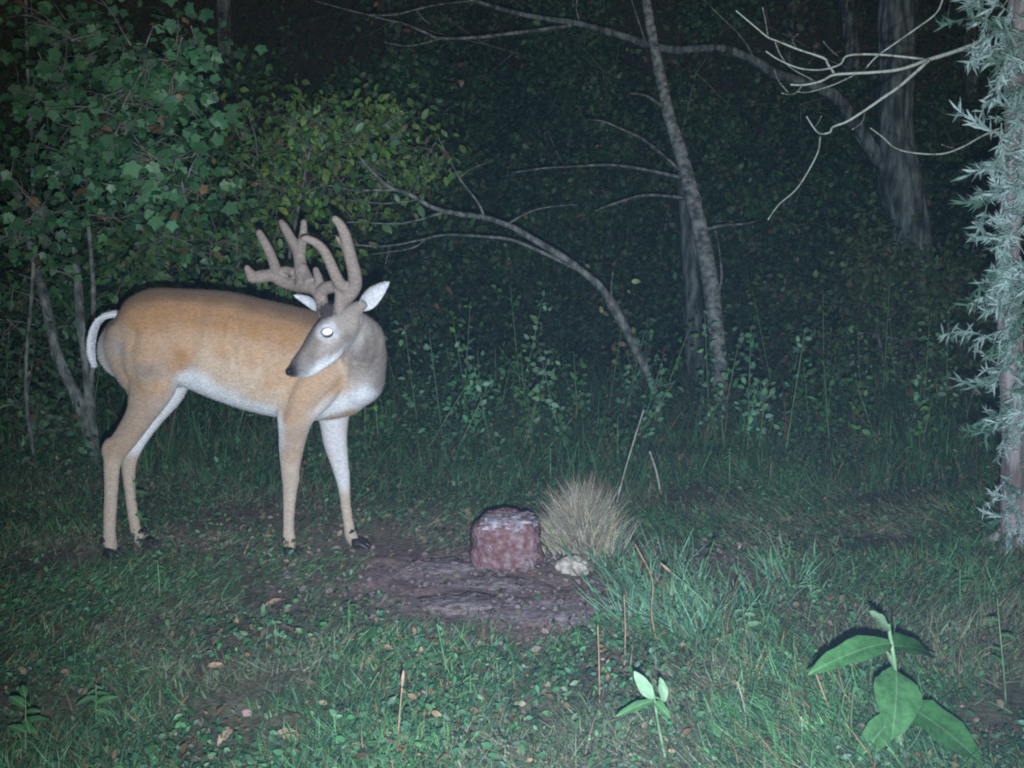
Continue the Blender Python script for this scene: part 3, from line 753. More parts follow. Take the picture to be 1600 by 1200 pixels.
for rows, r in (([(893, 40), (833, 48), (793, 53), (740, 59), (687, 60), (667, 52), (633, 38), (607, 32), (573, 23), (533, 13), (490, 1)], 3.2), ([(577, 24), (617, 23), (650, 15), (687, 7), (733, 2)], 1.8), ([(687, 61), (640, 72), (600, 66)], 1.4), ([(905, 32), (900, 10), (905, -10)], 1.4),
                ([(1010, 70), (1000, 40), (985, -5)], 1.6), ([(650, 15), (662, 30), (672, 38)], 1.2), ([(1180, 95), (1160, 60), (1120, 20), (1090, -10)], 1.6)):
    mb = MB(); q = near_D(T4, 8.2, 7.6, rows[0]); limb(mb, rows, q, q - .05, r, .8, 5); mb.part('branch', M_BARK, t4)
mb = MB(); limb(mb, [(1428, 430), (1405, 440), (1396, 500), (1388, 580)], 8.0, 7.8, 8, 4, 6); mb.part('branch', M_BARKD, t4)

# other dim trunks deep in the wood
for i, (x0, x1, D, r, lab) in enumerate(((1335, 1322, 11.2, 15, 'faint straight trunk in the dark just left of the largest tree'), (1540, 1500, 11.2, 13, 'faint trunk between the largest tree and the vine-hung tree'), (870, 905, 11, 12, 'faint trunk deep in the dark behind the arched sapling'),
                                    (640, 600, 11.5, 13, 'faint trunk deep in the wood above the antlers'), (1215, 1240, 11.5, 10, 'thin faint trunk in the gap right of the leaning tree'), (330, 360, 10.5, 14, 'dark trunk behind the leafy bush at left'))):
    b0 = at(x0, 560, D); b0.z = gz(b0.x, D) - .1
    t = empty('tree', b0, lab, 'tree', 'dim trunks deep in the wood')
    mb = MB(); xs = [x0 + (x1 - x0) * k / 5 + random.uniform(-6, 6) for k in range(6)]
    pts = [b0] + [at(xs[k], 500 - k * 130, D) for k in range(1, 6)]
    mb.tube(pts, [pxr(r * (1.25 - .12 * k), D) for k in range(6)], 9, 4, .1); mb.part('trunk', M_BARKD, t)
    ends = []; mb = MB()
    for k in range(5):
        q = pts[2 + k % 4]; twigs(mb, q, (random.choice((-1, 1)), random.uniform(-.6, .2), .3), 1.3, .014, 2, ends)
    mb.part('branch', M_TWIG, t)
    leaves_on(ends, 10, .07, (.045, .085, .035), 'crown', t, spread=.16)

# left saplings
base = on_ground(152, 722)
t5 = empty('sapling', base, 'multi-stemmed sapling leaning left behind the tail of the deer', 'sapling')
for rows, r0, r1 in (([(155, 735), (140, 679), (119, 619), (93, 564), (76, 496), (64, 441), (51, 390), (38, 343), (25, 301), (0, 275), (-30, 240)], 11, 5), ([(158, 735), (146, 690), (140, 632), (136, 577), (127, 513), (121, 437), (115, 390), (102, 335), (96, 292), (84, 240)], 10, 4.5), ([(142, 600), (146, 530), (146, 462), (142, 398), (136, 320), (138, 250)], 5, 2.5)):
    mb = MB(); limb(mb, rows, base.y, base.y + .2, r0, r1, 8, 5, .14); mb.part('trunk', M_BARK, t5)
for rows, r in (([(64, 441), (40, 432), (15, 422)], 2), ([(121, 437), (95, 425), (60, 420)], 1.6), ([(76, 496), (60, 470), (30, 455)], 1.5)):
    mb = MB(); limb(mb, rows, base.y, base.y - .1, r, .8, 5); mb.part('branch', M_TWIG, t5)

leaf_mesh = {}
def leaf_obj_mesh(kind):
    if kind not in leaf_mesh:
        tv, tf, mt = {'maple': (MAPLE_V, MAPLE_F, M_MAPLE), 'oval': (FINE_V, FINE_F, M_MAPLE)}[kind]
        leaf_mesh[kind] = make_mesh('leaf', tv, tf, mt, smooth=False)
    return leaf_mesh[kind]
def mat_from(d, n):
    fm = frames(np.array([d], float), np.array([n], float))[0]
    from mathutils import Matrix
    return Matrix(fm.tolist()).to_quaternion()
def leaf_objects(parent, ends, n, size, kind='maple'):
    me = leaf_obj_mesh(kind); L = Vector(parent.location)
    for k in range(n):
        p, d = ends[random.randrange(len(ends))]
        o = bpy.data.objects.new('leaf', me); COL.objects.link(o); o.parent = parent
        o.location = Vector(p + rng.normal(size=3) * .05) - L
        o.rotation_mode = 'QUATERNION'
        o.rotation_quaternion = mat_from(np.array([d[0], -.15, -.55]) + rng.normal(size=3) * .45, np.array([0, -1, .55]) + rng.normal(size=3) * .45)
        s = size * random.uniform(.6, 1.25); o.scale = (s, s, s)

def leafy_tree(loc, label, stems, boxes, nobj, nstuff, size, basecol, name='sapling', cat='sapling', kind='maple', group=None):
    """boxes: (px, py, D, rpx, weight) clumps of foliage; stems: pixel rows"""
    t = empty(name, loc, label, cat, group)
    for rows, D0, D1, r0, r1 in stems:
        mb = MB(); limb(mb, rows, D0, D1, r0, r1, 7); mb.part('trunk', M_BARK, t)
    ends = []; mb = MB()
    for (x, y, D, r, wgt) in boxes:
        for _ in range(int(wgt)):
            a = random.uniform(0, 6.28); q = r * math.sqrt(random.random()) * .7
            s = at(x + q * math.cos(a), y + q * math.sin(a) * .8, D + random.uniform(-.35, .35))
            twigs(mb, s, rng.normal(size=3) + np.array([0, -.3, .1]), pxr(r, D) * .8, .004, 1, ends)
    tag(mb.part('twigs', M_TWIG, t), kind='stuff')
    leaf_objects(t, ends, nobj, size, kind)
    if nstuff:
        n = nstuff; idx = rng.integers(0, len(ends), n)
        E = np.array([e[0] for e in ends])[idx]; Dv = np.array([e[1] for e in ends])[idx]
        tv, tf = (MAPLE_V, MAPLE_F) if kind == 'maple' else (FINE_V, FINE_F)
        d = np.array([0, -.1, -.3]) + Dv * .4 + rng.normal(size=(n, 3)) * .5; nn = np.array([0, -.7, .6]) + rng.normal(size=(n, 3)) * .55
        me = scatter(tv, tf, E + rng.normal(size=(n, 3)) * .08 + np.array([0, .12, 0]), frames(d, nn), size * (.5 + .6 * rng.random(n)), tint(n, basecol, .55, .2, .03), M_FOL, 'foliage')
        o = link('foliage', me, t); o['kind'] = 'stuff'
    return t

g = on_ground(60, 740)
leafy_tree(g, 'leafy sapling with broad lobed pale green leaves filling the upper left corner', [([(60, 760), (40, 600), (52, 420), (50, 250), (43, 100), (40, -30)], 5.3, 5.3, 3.5, 2.5), ([(50, 350), (120, 230), (200, 130), (240, 40)], 5.0, 4.7, 2.5, 1)],
           [(250, 130, 4.7, 75, 16), (210, 200, 4.7, 80, 16), (270, 270, 4.6, 60, 10), (150, 80, 4.8, 80, 9), (90, 60, 4.9, 70, 8), (150, 240, 4.8, 80, 12), (60, 200, 4.9, 70, 7), (290, 60, 4.8, 40, 4), (100, 320, 4.9, 70, 8), (215, 290, 4.6, 50, 7), (40, 350, 5, 60, 5)],
           300, 1700, .062, (.06, .16, .075))
g = on_ground(420, 690)
leafy_tree(g, 'yellowish green leafy sapling behind the antlers of the deer', [([(430, 690), (440, 500), (470, 300), (500, 180)], 6.2, 6.2, 5, 2)],
           [(470, 200, 6.2, 60, 9), (430, 260, 6.2, 80, 14), (520, 215, 6.1, 45, 8), (600, 215, 6.2, 50, 9), (660, 230, 6.3, 45, 7), (400, 320, 6.3, 80, 12), (500, 300, 6.3, 80, 12), (560, 350, 6.3, 60, 7), (360, 240, 6.2, 60, 9), (590, 275, 6.3, 50, 7)],
           260, 2600, .062, (.11, .20, .045), kind='oval')
g = on_ground(270, 690)
leafy_tree(g, 'mid green bushy sapling over the rump of the deer', [([(270, 690), (260, 500), (240, 380)], 6.0, 6.0, 5, 2)],
           [(250, 380, 5.9, 80, 12), (330, 390, 6, 80, 12), (190, 430, 5.9, 70, 10), (300, 330, 6, 60, 8), (400, 400, 6.2, 70, 9), (200, 340, 6, 60, 8)],
           220, 2200, .06, (.07, .15, .045), kind='oval')
g = on_ground(30, 720)
leafy_tree(g, 'low dim bush at the left edge behind the leaning saplings', [([(20, 720), (10, 600), (20, 450)], 5.8, 5.8, 2, 1)],
           [(30, 480, 5.8, 80, 10), (60, 600, 5.8, 80, 10), (10, 680, 5.6, 60, 8), (110, 500, 6, 60, 7), (80, 690, 5.5, 50, 7)], 200, 1600, .055, (.05, .11, .05), kind='oval')

# background bushes, each its own crown
bushes = [(60, 6.9, 1.6, 'dark bush behind the left saplings'), (290, 8.2, 2.0, 'dark tall bush behind the rump of the deer'), (520, 8.6, 1.8, 'dim bush behind the neck and antlers'), (720, 10.2, 2.6, 'dim bush above the dark hollow behind the arch'),
          (860, 9.6, 1.3, 'dim bush under the arched sapling'), (980, 9.7, 2.6, 'dim high bush between the arch and the leaning tree'), (1190, 9.3, 1.5, 'dim bush right behind the leaning tree'), (1260, 10.4, 2.4, 'dim high bush between the leaning tree and the largest trunk'),
          (1455, 7.5, .7, 'small feathery bush below the largest trunk'), (1570, 10.0, 2.0, 'dim bush behind the vine-hung tree'), (820, 11.5, 4.0, 'very dark crown at the top centre')]
for i, (px, D, hgt, lab) in enumerate(bushes):
    b0 = at(px, 500, D); b0.z = gz(b0.x, D)
    t = empty('bush', b0, lab, 'bush', 'bushes at the edge of the wood')
    mb = MB(); ends = []
    for k in range(9 if i != 8 else 4):
        a = k * .7 + random.random(); r0 = random.uniform(.05, .3)
        s = np.array([b0.x + r0 * math.cos(a), b0.y + r0 * math.sin(a) * .6, b0.z])
        h = hgt * random.uniform(.45, 1)
        lean = np.array([math.cos(a) * .45 * min(1, hgt / 2), math.sin(a) * .35, 0]) * random.uniform(.4, 1.5)
        pts = [s, s + lean * .3 + (0, 0, h * .35), s + lean * .7 + (0, 0, h * .7), s + lean * 1.2 + (0, 0, h)]
        mb.tube(pts, [.016, .012, .009, .004], 5, 3)
        for q in (1, 2, 2, 3, 3):
            twigs(mb, pts[q], rng.normal(size=3) + np.array([0, -.2, .3]), .5, .005, 2, ends)
    tag(mb.part('stems', M_TWIG, t), kind='stuff')
    bc = (.04, .095, .038) if i != 8 else (.07, .12, .05)
    o = leaves_on(ends, 7, .055, bc, 'crown', t, spread=.07)

# the mass of the wood behind (one heap of foliage nobody could count)
n = 200000
D = 10.6 + 9 * rng.random(n) ** 1.2; X = (rng.random(n) * 2 - 1) * (D * .62 + 1.5)
gzv = np.array([gz(x, y) for x, y in zip(X, D)])
Z = gzv + rng.random(n) ** 1.1 * 5.5
key = np.array([mnoise.noise(Vector((x * .9, d * .9, z * .9))) for x, d, z in zip(X, D, Z)])
keep = key > .02 + .2 * rng.random(n) * (Z < 6)
pos = np.stack([X, D, Z], 1)[keep]; kk = key[keep]; m_ = len(pos)
c = tint(m_, (.045, .115, .045), .5, .2, .02) * (.7 + 1.0 * np.clip(kk, 0, 1))[:, None]
me = scatter(LEAF_V, LEAF_F, pos, frames(rand_unit(m_) + np.array([0, 0, -.4]), rand_unit(m_) + np.array([0, -.6, .5])), .065 * (.5 + .9 * rng.random(m_)), c, M_FOL, 'woodland')
o = link('woodland', me); tag(o, 'dark mass of summer woodland foliage filling the background', 'wood', kind='stuff')

# ------------------------------------------------------------------ vine-hung tree at the right edge
base = on_ground(1590, 868)
VD = base.y
t6 = empty('tree', base, 'tree at the right edge hung with silvery spiky leaves, shaggy bark below', 'tree')
mb = MB(); rows = [(1592, 885), (1587, 840), (1585, 780), (1586, 700), (1583, 620), (1578, 520), (1574, 430), (1580, 330), (1588, 220), (1586, 100), (1592, 0), (1600, -80)]
pts = P(rows, VD, VD); mb.tube(pts, [pxr(a, VD) for a in (30, 23, 21, 20, 20, 19, 18, 17, 17, 16, 15, 14)], 14, 5, .10)
for k in range(5):
    a = k * 1.25; p0 = np.array(on_ground(1590, 868)); mb.tube([p0 + (0, 0, .12), p0 + (.06 * math.cos(a), .06 * math.sin(a), .04), p0 + (.15 * math.cos(a), .15 * math.sin(a), -.01)], [.03, .022, .008], 7, 3)
mb.part('trunk', M_CEDAR, t6)
def zb(l): return [(1150 + x / 3, y / 3) for x, y in l]
dead = [([(1345, 60), (1240, 130), (1130, 200), (1000, 250), (900, 280), (820, 310), (740, 330), (600, 342), (465, 350), (400, 380), (320, 398), (255, 397)], 4.6, 1.4),
        ([(465, 352), (430, 300), (410, 272), (300, 235), (200, 195), (150, 175), (95, 130), (0, 50)], 2.2, .9),
        ([(880, 277), (700, 258), (580, 255), (515, 265), (490, 300), (430, 322), (370, 328), (290, 318), (200, 280), (140, 240)], 2.1, .9),
        ([(905, 282), (830, 350), (760, 410), (680, 465), (600, 520), (520, 570), (455, 595), (440, 620), (395, 627), (365, 600), (330, 545)], 3.2, .9),
        ([(367, 600), (385, 575), (400, 545)], 1.1, .7), ([(395, 640), (385, 710), (340, 800), (280, 890), (200, 960), (150, 1030)], 1.4, .8),
        ([(610, 318), (660, 265), (750, 200), (850, 130), (940, 60), (975, -20)], 1.3, 1.3), ([(560, 350), (450, 400), (340, 432), (290, 430)], 1.2, .7), ([(310, 402), (280, 435), (250, 443), (215, 437)], 1.2, .8),
        ([(150, 175), (140, 110), (125, 35)], 1.1, .6), ([(605, 525), (590, 575), (545, 607)], 1.1, .6), ([(1240, 600), (1150, 640), (1060, 690), (960, 722), (820, 715), (740, 690), (690, 645), (630, 600)], 1.7, .8),
        ([(1020, 695), (990, 688), (965, 678)], .9, .6), ([(250, 440), (200, 380), (180, 330)], 1.0, .5), ([(290, 235), (265, 190), (290, 160)], .8, .5), ([(180, 190), (210, 260), (260, 320), (360, 375)], .9, .5), ([(480, 265), (440, 230), (410, 195)], .8, .5)]
for rows, r0, r1 in dead:
    mb = MB(); limb(mb, zb(rows), VD - .15 if r0 < 4 else VD, VD - .35, r0 * .85, r1 * .85, 6, 5, .2); mb.part('branch', M_DEAD, t6)
def sprig_mesh(seed):
    r = np.random.default_rng(seed); mb = MB()
    pts = [np.array([0, 0, 0.])]
    cur = np.array([0, 1, 0.])
    for i in range(5): cur = cur + r.normal(size=3) * .12 + np.array([0, 0, -.06]); cur /= np.linalg.norm(cur); pts.append(pts[-1] + cur * .2)
    mb.tube(pts, [.012, .010, .008, .006, .004, .002], 4, 1, cap=False)
    for i in range(34):
        s = .1 + .9 * r.random(); k = min(4, int(s * 5)); p = pts[k] + (pts[k + 1] - pts[k]) * (s * 5 - k)
        d = cur * .8 + r.normal(size=3) * .65; d /= np.linalg.norm(d); L = .16 + .22 * r.random(); wd = .014 + .014 * r.random()
        sd = np.cross(d, r.normal(size=3)); sd /= np.linalg.norm(sd); dr = np.array([0, 0, -.06]) * r.random()
        mb.add([p - sd * wd * .5, p + sd * wd * .5, p + d * L * .5 - sd * wd, p + d * L * .5 + sd * wd, p + d * L + dr], [(0, 1, 3, 2), (2, 3, 4)])
    return mb.mesh('sprig', M_SPRIG, smooth=False)
sm_ = [sprig_mesh(100 + i) for i in range(6)]
def sprig(px, py, D, ang, s, parent):
    o = bpy.data.objects.new('sprig', random.choice(sm_)); COL.objects.link(o); o.parent = parent
    o.location = at(px, py, D) - Vector(parent.location)
    d = np.array([math.cos(ang), random.uniform(-.7, .1), math.sin(ang)])
    o.rotation_mode = 'QUATERNION'; o.rotation_quaternion = mat_from(d, rand_unit(1)[0]); o.scale = (s, s, s)
# outline of the foliage: (y, left reach)
prof = [(-20, 1490), (20, 1500), (60, 1530), (110, 1515), (150, 1540), (180, 1560), (215, 1545), (250, 1530), (290, 1550), (330, 1545), (380, 1525), (420, 1530), (470, 1540), (520, 1528), (560, 1550), (600, 1555), (640, 1558), (670, 1560), (720, 1566), (800, 1570), (850, 1575)]
for k in range(250):
    y = random.uniform(-30, 660) if random.random() < .8 else random.uniform(660, 840)
    L = np.interp(y, [q[0] for q in prof], [q[1] for q in prof])
    x = random.uniform(L + 36, 1650) if random.random() < .6 else random.uniform(L + 32, L + 60)
    if y > 640: x = random.uniform(1568, 1606)
    elif random.random() < .42: x = random.uniform(1562, 1606)
    ang = random.choice((R(180) + random.uniform(-.9, .9), random.uniform(-.6, .9), R(250) + random.uniform(-.5, .5), R(262) + random.uniform(-.4, .4)))
    if x > 1600: ang = random.uniform(0, 6.28)
    sprig(x, y, VD - random.uniform(.05, .24), ang, random.uniform(.08, .16) * (1 if y < 650 else .6), t6)
for (x, y, a) in ((1525, 525, R(170)), (1515, 30, R(185)), (1545, 110, R(165)), (1520, 320, R(240)), (1545, 300, R(210)), (1555, 660, R(200)), (1540, 210, R(170)), (1535, 420, R(230)), (1520, 15, R(170)), (1548, 45, R(215)), (1535, 70, R(195)), (1560, 20, R(150)), (1565, 90, R(230)), (1570, 60, R(175)), (1555, 140, R(220)), (1575, 165, R(250)), (1560, 250, R(200)), (1565, 350, R(225)), (1570, 450, R(205))):
    sprig(x + 22, y, VD - .15, a, .16, t6)

# ------------------------------------------------------------------ named plants in the foreground
def broad_leaf(L, W, droop, fold=.18, mat=M_POKE, n=9, m=6):
    v = []; f = []
    for i in range(n):
        s = i / (n - 1); wd = W / 2 * (math.sin(math.pi * min(1, s * .94 + .03) ** .85)) ** .8
        wd *= random.uniform(.86, 1.05)
        if i == n - 1: wd = .0008
        for j in range(m + 1):
            q = j / m * 2 - 1
            v.append((q * wd, s * L, -droop * s * s * L + abs(q) * wd * fold + .05 * W * math.sin(s * 14 + 2 * q) * abs(q)))
    for i in range(n - 1):
        for j in range(m): a = i * (m + 1) + j; f.append((a, a + 1, a + m + 2, a + m + 1))
    return make_mesh('leaf', v, f, mat)
def place_leaf(parent, me, p, d, n, name='leaf'):
    o = bpy.data.objects.new(name, me); COL.objects.link(o); o.parent = parent
    o.location = Vector(p) - Vector(parent.location); o.rotation_mode = 'QUATERNION'; o.rotation_quaternion = mat_from(np.array(d, float), np.array(n, float)); return o

g = on_ground(1412, 1190); PD = g.y
pk = empty('broadleaf_plant', g, 'broad-leaved plant with large drooping green leaves in the lower right foreground', 'plant')
mb = MB(); limb(mb, [(1412, 1195), (1405, 1120), (1398, 1040), (1392, 1000), (1388, 975)], PD, PD + .02, 4, 3, 8); mb.part('stem', M_STEM, pk)
def pixleaf(parent, a, b, W, Da, Db, droop, nrm, mat=M_POKE, name='leaf'):
    A = at(*a, Da); B = at(*b, Db); L = (B - A).length
    return place_leaf(parent, broad_leaf(L * .95, pxr(W * .93, (Da + Db) / 2), droop, mat=mat), A, B - A, nrm, name)
pixleaf(pk, (1392, 1005), (1284, 1012), 54, PD, PD - .12, .35, (0, -.55, 1))
pixleaf(pk, (1392, 1010), (1480, 1000), 62, PD + .02, PD + .1, .3, (0, -.45, 1))
pixleaf(pk, (1400, 1048), (1408, 1130), 88, PD, PD - .16, .3, (.1, -.8, .8))
pixleaf(pk, (1410, 1098), (1545, 1170), 78, PD, PD - .14, .25, (.2, -.7, 1))
pixleaf(pk, (1406, 1110), (1340, 1175), 50, PD, PD - .1, .3, (-.2, -.7, 1))
pixleaf(pk, (1390, 985), (1362, 952), 26, PD, PD - .02, .1, (.7, -.6, .5), M_PALE)
pixleaf(pk, (1396, 995), (1400, 962), 18, PD, PD - .02, .1, (.9, -.5, .1), M_PALE)
pixleaf(pk, (1397, 1045), (1383, 1008), 14, PD - .01, PD - .02, .1, (.8, -.6, .1), M_PALE)
g = on_ground(1030, 1198)
tw = empty('seedling', g, 'small seedling with two pale upright leaves in front at bottom right of centre', 'seedling')
mb = MB(); limb(mb, [(1045, 1205), (1030, 1140), (1022, 1090), (1018, 1075)], g.y, g.y - .02, 2.6, 2, 6); mb.part('stem', M_STEM, tw)
pixleaf(tw, (1020, 1092), (992, 1050), 24, g.y - .02, g.y - .03, .15, (-.1, -1, .4), M_PALE)
pixleaf(tw, (1038, 1096), (1034, 1056), 20, g.y - .01, g.y + .01, .15, (.5, -1, .3), M_PALE)
pixleaf(tw, (1020, 1095), (962, 1112), 20, g.y - .01, g.y - .05, .2, (0, -.6, 1), M_POKE)
pixleaf(tw, (1022, 1095), (1050, 1120), 18, g.y - .01, g.y - .04, .2, (0, -.6, 1), M_POKE)
mb = MB(); limb(mb, [(1020, 1088), (1030, 1092), (1038, 1097)], g.y - .02, g.y - .01, 1.5, 1.2, 5); mb.part('stalk', M_STEM, tw)

def leafy_weed(px, py, hpx, label, nl=8, leafpx=22, mat=M_POKE, lean=0, group=None, W=.42, name='leafy_weed'):
    g = on_ground(px, py); D = g.y
    t = empty(name, g, label, 'weed', group)
    mb = MB(); rows = [(px, py), (px + lean * .3, py - hpx * .35), (px + lean * .7, py - hpx * .7), (px + lean, py - hpx)]
    limb(mb, rows, D, D - .02, 1.5, .7, 6); mb.part('stem', M_STEM, t)
    for k in range(nl):
        s = .3 + .7 * (k + .5) / nl; x = px + lean * s; y = py - hpx * s; a = k * 2.4 + random.random() * 2
        L = leafpx * (1.15 - .5 * s) * random.uniform(.5, 1.2) * D / F
        d = (math.cos(a), math.sin(a) * .8 - .2, random.uniform(-.3, .5))
        place_leaf(t, broad_leaf(L, L * W, .3, mat=mat, n=6, m=4), at(x, y, D), d, (0, -.6, 1))
    return t
leafy_weed(40, 1185, 100, 'leafy weed in the dark bottom left corner', 9, 42)
leafy_weed(1572, 1100, 165, 'tall thin weed with blotchy leaves at the right edge in the foreground', 5, 26, lean=-14)
leafy_weed(150, 1130, 60, 'low leafy weed in the shade left of the foreground grass', 8, 34)
leafy_weed(1230, 905, 60, 'slender leafy weed right of the dirt patch, just behind the bright grass', 9, 22, lean=4)
leafy_weed(1090, 915, 70, 'leafy weed leaning right above the bright grass', 9, 24, lean=26)
leafy_weed(430, 1010, 40, 'small yellow-green weed in the grass below the front hooves', 8, 30, M_PALE)
leafy_weed(735, 1100, 45, 'small weed in the middle of the foreground grass', 7, 20)
leafy_weed(1170, 1015, 70, 'pale narrow weed standing right of the bright grass', 8, 26, M_PALE, -10)
leafy_weed(545, 985, 45, 'little weed in the grass just below the dirt edge', 7, 24)
leafy_weed(1500, 960, 70, 'dim weed in the grass at right near the vine-hung tree', 9, 26)
leafy_weed(1140, 760, 60, 'weed at the foot of the leaning tree', 9, 18)
leafy_weed(860, 760, 60, 'weed behind the mineral block and left of the dry grass', 9, 17)
leafy_weed(250, 935, 60, 'narrow weed standing in front of the hind hooves', 7, 20, lean=-4)
leafy_weed(215, 850, 105, 'weed whose green tip crosses the hocks of the deer', 8, 26, lean=-8)

for px, py, h, ln, lab in ((985, 930, 62, -12, 'small pale leafy weed at the left of the bright grass'), (1022, 965, 66, -18, 'pale leafy weed in the heart of the bright grass'), (1060, 990, 58, -14, 'pale leafy weed near the lower edge of the bright grass'),
                           (1105, 960, 60, -22, 'pale leafy weed leaning left at the right of the bright grass'), (1150, 1040, 50, -10, 'pale leafy weed below and right of the bright grass'), (1200, 985, 48, -14, 'pale leafy weed between bright grass and broad-leaved plant'),
                           (1275, 950, 50, -16, 'pale leafy weed above and left of the broad-leaved plant'), (1330, 1095, 46, -8, 'pale leafy weed left of the stem of the broad-leaved plant'), (900, 1020, 34, 6, 'tiny pale leafy weed below the mineral block dirt')):
    leafy_weed(px, py, h, lab, 13, 24, M_PALE if px % 2 else M_MAPLE, ln, W=.26)

# tall slender weeds in the undergrowth
UC = [('bluish green', (.10, .26, .14)), ('grass green', (.09, .22, .06)), ('pale', (.16, .32, .19)), ('dark green', (.06, .15, .05))]
def ulabel(px, D, h, ci):
    marks = [(60, 'behind the left sapling stems'), (180, 'behind the tail of the deer'), (300, 'seen under the belly of the deer'), (430, 'behind the belly of the deer'), (560, 'behind the front legs of the deer'), (680, 'just right of the deer'),
             (770, 'above and behind the mineral block'), (880, 'under the arched sapling'), (980, 'behind the dry grass clump'), (1070, 'left of the leaning tree'), (1180, 'right of the leaning tree'), (1290, 'left of the largest trunk'), (1400, 'below the largest trunk'), (1500, 'right of the largest trunk'), (9999, 'beside the vine-hung tree')]
    m = next(t for x, t in marks if px < x)
    return ('tall ' if h > .55 else 'knee-high ' if h > .38 else 'short ') + UC[ci][0] + ' weed ' + ('deep in the shade ' if D > 7.2 else 'in the front row ' if D < 6.2 else '') + m
def undergrowth(px, D, h, i):
    ci = random.randrange(4)
    b0 = at(px, 600, D); b0.z = gz(b0.x, D)
    t = empty('tall_weed', b0, ulabel(px, D, h, ci), 'weed', 'tall weeds in the undergrowth')
    mb = MB(); lean = rng.normal(size=2) * .12
    pts = [np.array(b0) + (lean[0] * s, lean[1] * s, h * s) for s in (0, .35, .7, 1)]
    mb.tube(pts, [.004, .0035, .003, .0015], 4, 2, cap=False); mb.part('stem', M_STEM, t)
    ends = []
    for k in range(26):
        s = .15 + .85 * k / 26; p = pts[0] + (pts[3] - pts[0]) * s; a = k * 2.4
        ends.append((p + np.array([math.cos(a), math.sin(a), .1]) * .03, np.array([math.cos(a), math.sin(a), .2])))
    c = UC[ci][1]
    leaves_on(ends, 2, .040, c, 'foliage', t, spread=.02, var=.3)
for i in range(85):
    D = random.uniform(5.2, 8.6); px = random.uniform(-20, 1560)
    if px < 620 and D < 5.6: D += .8
    undergrowth(px, D, random.uniform(.25, .7), i)
for px, D, h in ((818, 6.6, .85), (806, 6.7, .8), (722, 6.4, .75), (735, 6.5, .7), (690, 6.2, .6), (1290, 7, .8), (1215, 7.2, .8), (1380, 7, .9), (880, 5.8, .55), (770, 5.6, .5), (655, 5.5, .45), (1480, 6.5, .7), (1000, 6.1, .5)):
    undergrowth(px, D, h, 0)

# dry grass clump
g = on_ground(915, 862); n = 3600
r_ = np.abs(rng.normal(size=n)) * .062; a = rng.random(n) * 6.28
pos = np.stack([g.x + r_ * np.cos(a) * 1.0, g.y + r_ * np.sin(a), np.full(n, .0)], 1)
d = np.stack([np.cos(a) * r_ * 4 + rng.normal(size=n) * .22 - .12, np.sin(a) * r_ * 4 + rng.normal(size=n) * .35, np.ones(n)], 1)
L = .215 * (.3 + .8 * rng.random(n)) * np.clip(1.3 - 5 * r_, .45, 1.3)
nn = rand_unit(n); nn[:, 2] = 0
c = np.array([[.40, .365, .28]]) * (.55 + .8 * rng.random((n, 1))) * (1 + .1 * rng.normal(size=(n, 3)))
me = scatter(BLADE_V * np.array([1, 1, 1.4]), BLADE_F, pos, frames(d, nn), np.stack([np.full(n, .0030), L, L], 1), np.clip(c, .02, 1), M_LIT, 'blades')
t = empty('dry_grass_clump', (g.x, g.y, 0), 'rounded clump of dry tan grass just right of the mineral block', 'grass clump')
o = link('blades', me, t); o['kind'] = 'stuff'

# bright grass clumps (things), long blades
def clump(px, py, n, Lm, base, label, spread=.07, lean=(0, 0), name='grass_clump', group='bright grass clumps', wd=.0042):
    g = on_ground(px, py)
    r_ = np.abs(rng.normal(size=n)) * spread; a = rng.random(n) * 6.28
    pos = np.stack([r_ * np.cos(a), r_ * np.sin(a), np.zeros(n)], 1)
    d = np.stack([np.cos(a) * .45 + rng.normal(size=n) * .3 + lean[0], np.sin(a) * .4 + rng.normal(size=n) * .25 + lean[1], np.ones(n) * .8], 1)
    L = Lm * (.45 + .75 * rng.random(n)); nn = rand_unit(n) * .5; nn[:, 1] -= .6
    me = scatter(BLADE_V * np.array([1, 1, 1.6]), BLADE_F, pos, frames(d, nn), np.stack([wd * (.6 + .8 * rng.random(n)), L, L], 1), tint(n, base, .45, .12, .12), M_GRASS, name)
    o = link(name, me, loc=g); tag(o, label, 'grass', group)
    return o
BR = (.12, .27, .16)
for px, py, n, Lm, lab in ((955, 905, 60, .14, 'leftmost bright grass tuft beside the cream stone'), (1005, 945, 90, .17, 'dense bright grass tuft in the middle of the bright patch'), (1045, 985, 90, .18, 'bright grass tuft leaning left over the foreground'),
                           (1085, 1010, 80, .17, 'bright grass tuft lowest in the bright patch'), (1075, 940, 70, .15, 'bright grass tuft behind the lowest one'), (985, 985, 60, .14, 'bright grass tuft at the lower edge of the dirt'),
                           (1130, 985, 60, .15, 'loose bright grass tuft at the right of the bright patch'), (1235, 930, 60, .14, 'grass tuft at the foot of the slender weed'), (1180, 950, 60, .13, 'short grass tuft between the bright patch and the slender weed'), (1050, 890, 50, .12, 'farthest tuft of the bright patch')):
    clump(px, py, n, Lm, BR, lab, lean=(-.3, 0))

for px, py, lab in ((975, 895, 'wide-bladed bright tuft right behind the cream stone'), (1000, 920, 'wide-bladed bright tuft at the left of the bright patch'), (1030, 955, 'wide-bladed bright tuft in the middle of the bright patch'), (1065, 965, 'wide-bladed bright tuft right of the tall kinked stalk'),
                    (1095, 985, 'wide-bladed bright tuft at the lower right of the bright patch'), (1150, 955, 'wide-bladed tuft right of the bright patch'), (1210, 905, 'wide-bladed tuft left of the slender weed'), (1250, 900, 'wide-bladed tuft right of the slender weed')):
    clump(px, py, 26, .11, (.14, .26, .15), lab, spread=.06, lean=(-.35, 0), group='wide-bladed bright tufts', wd=.0075)

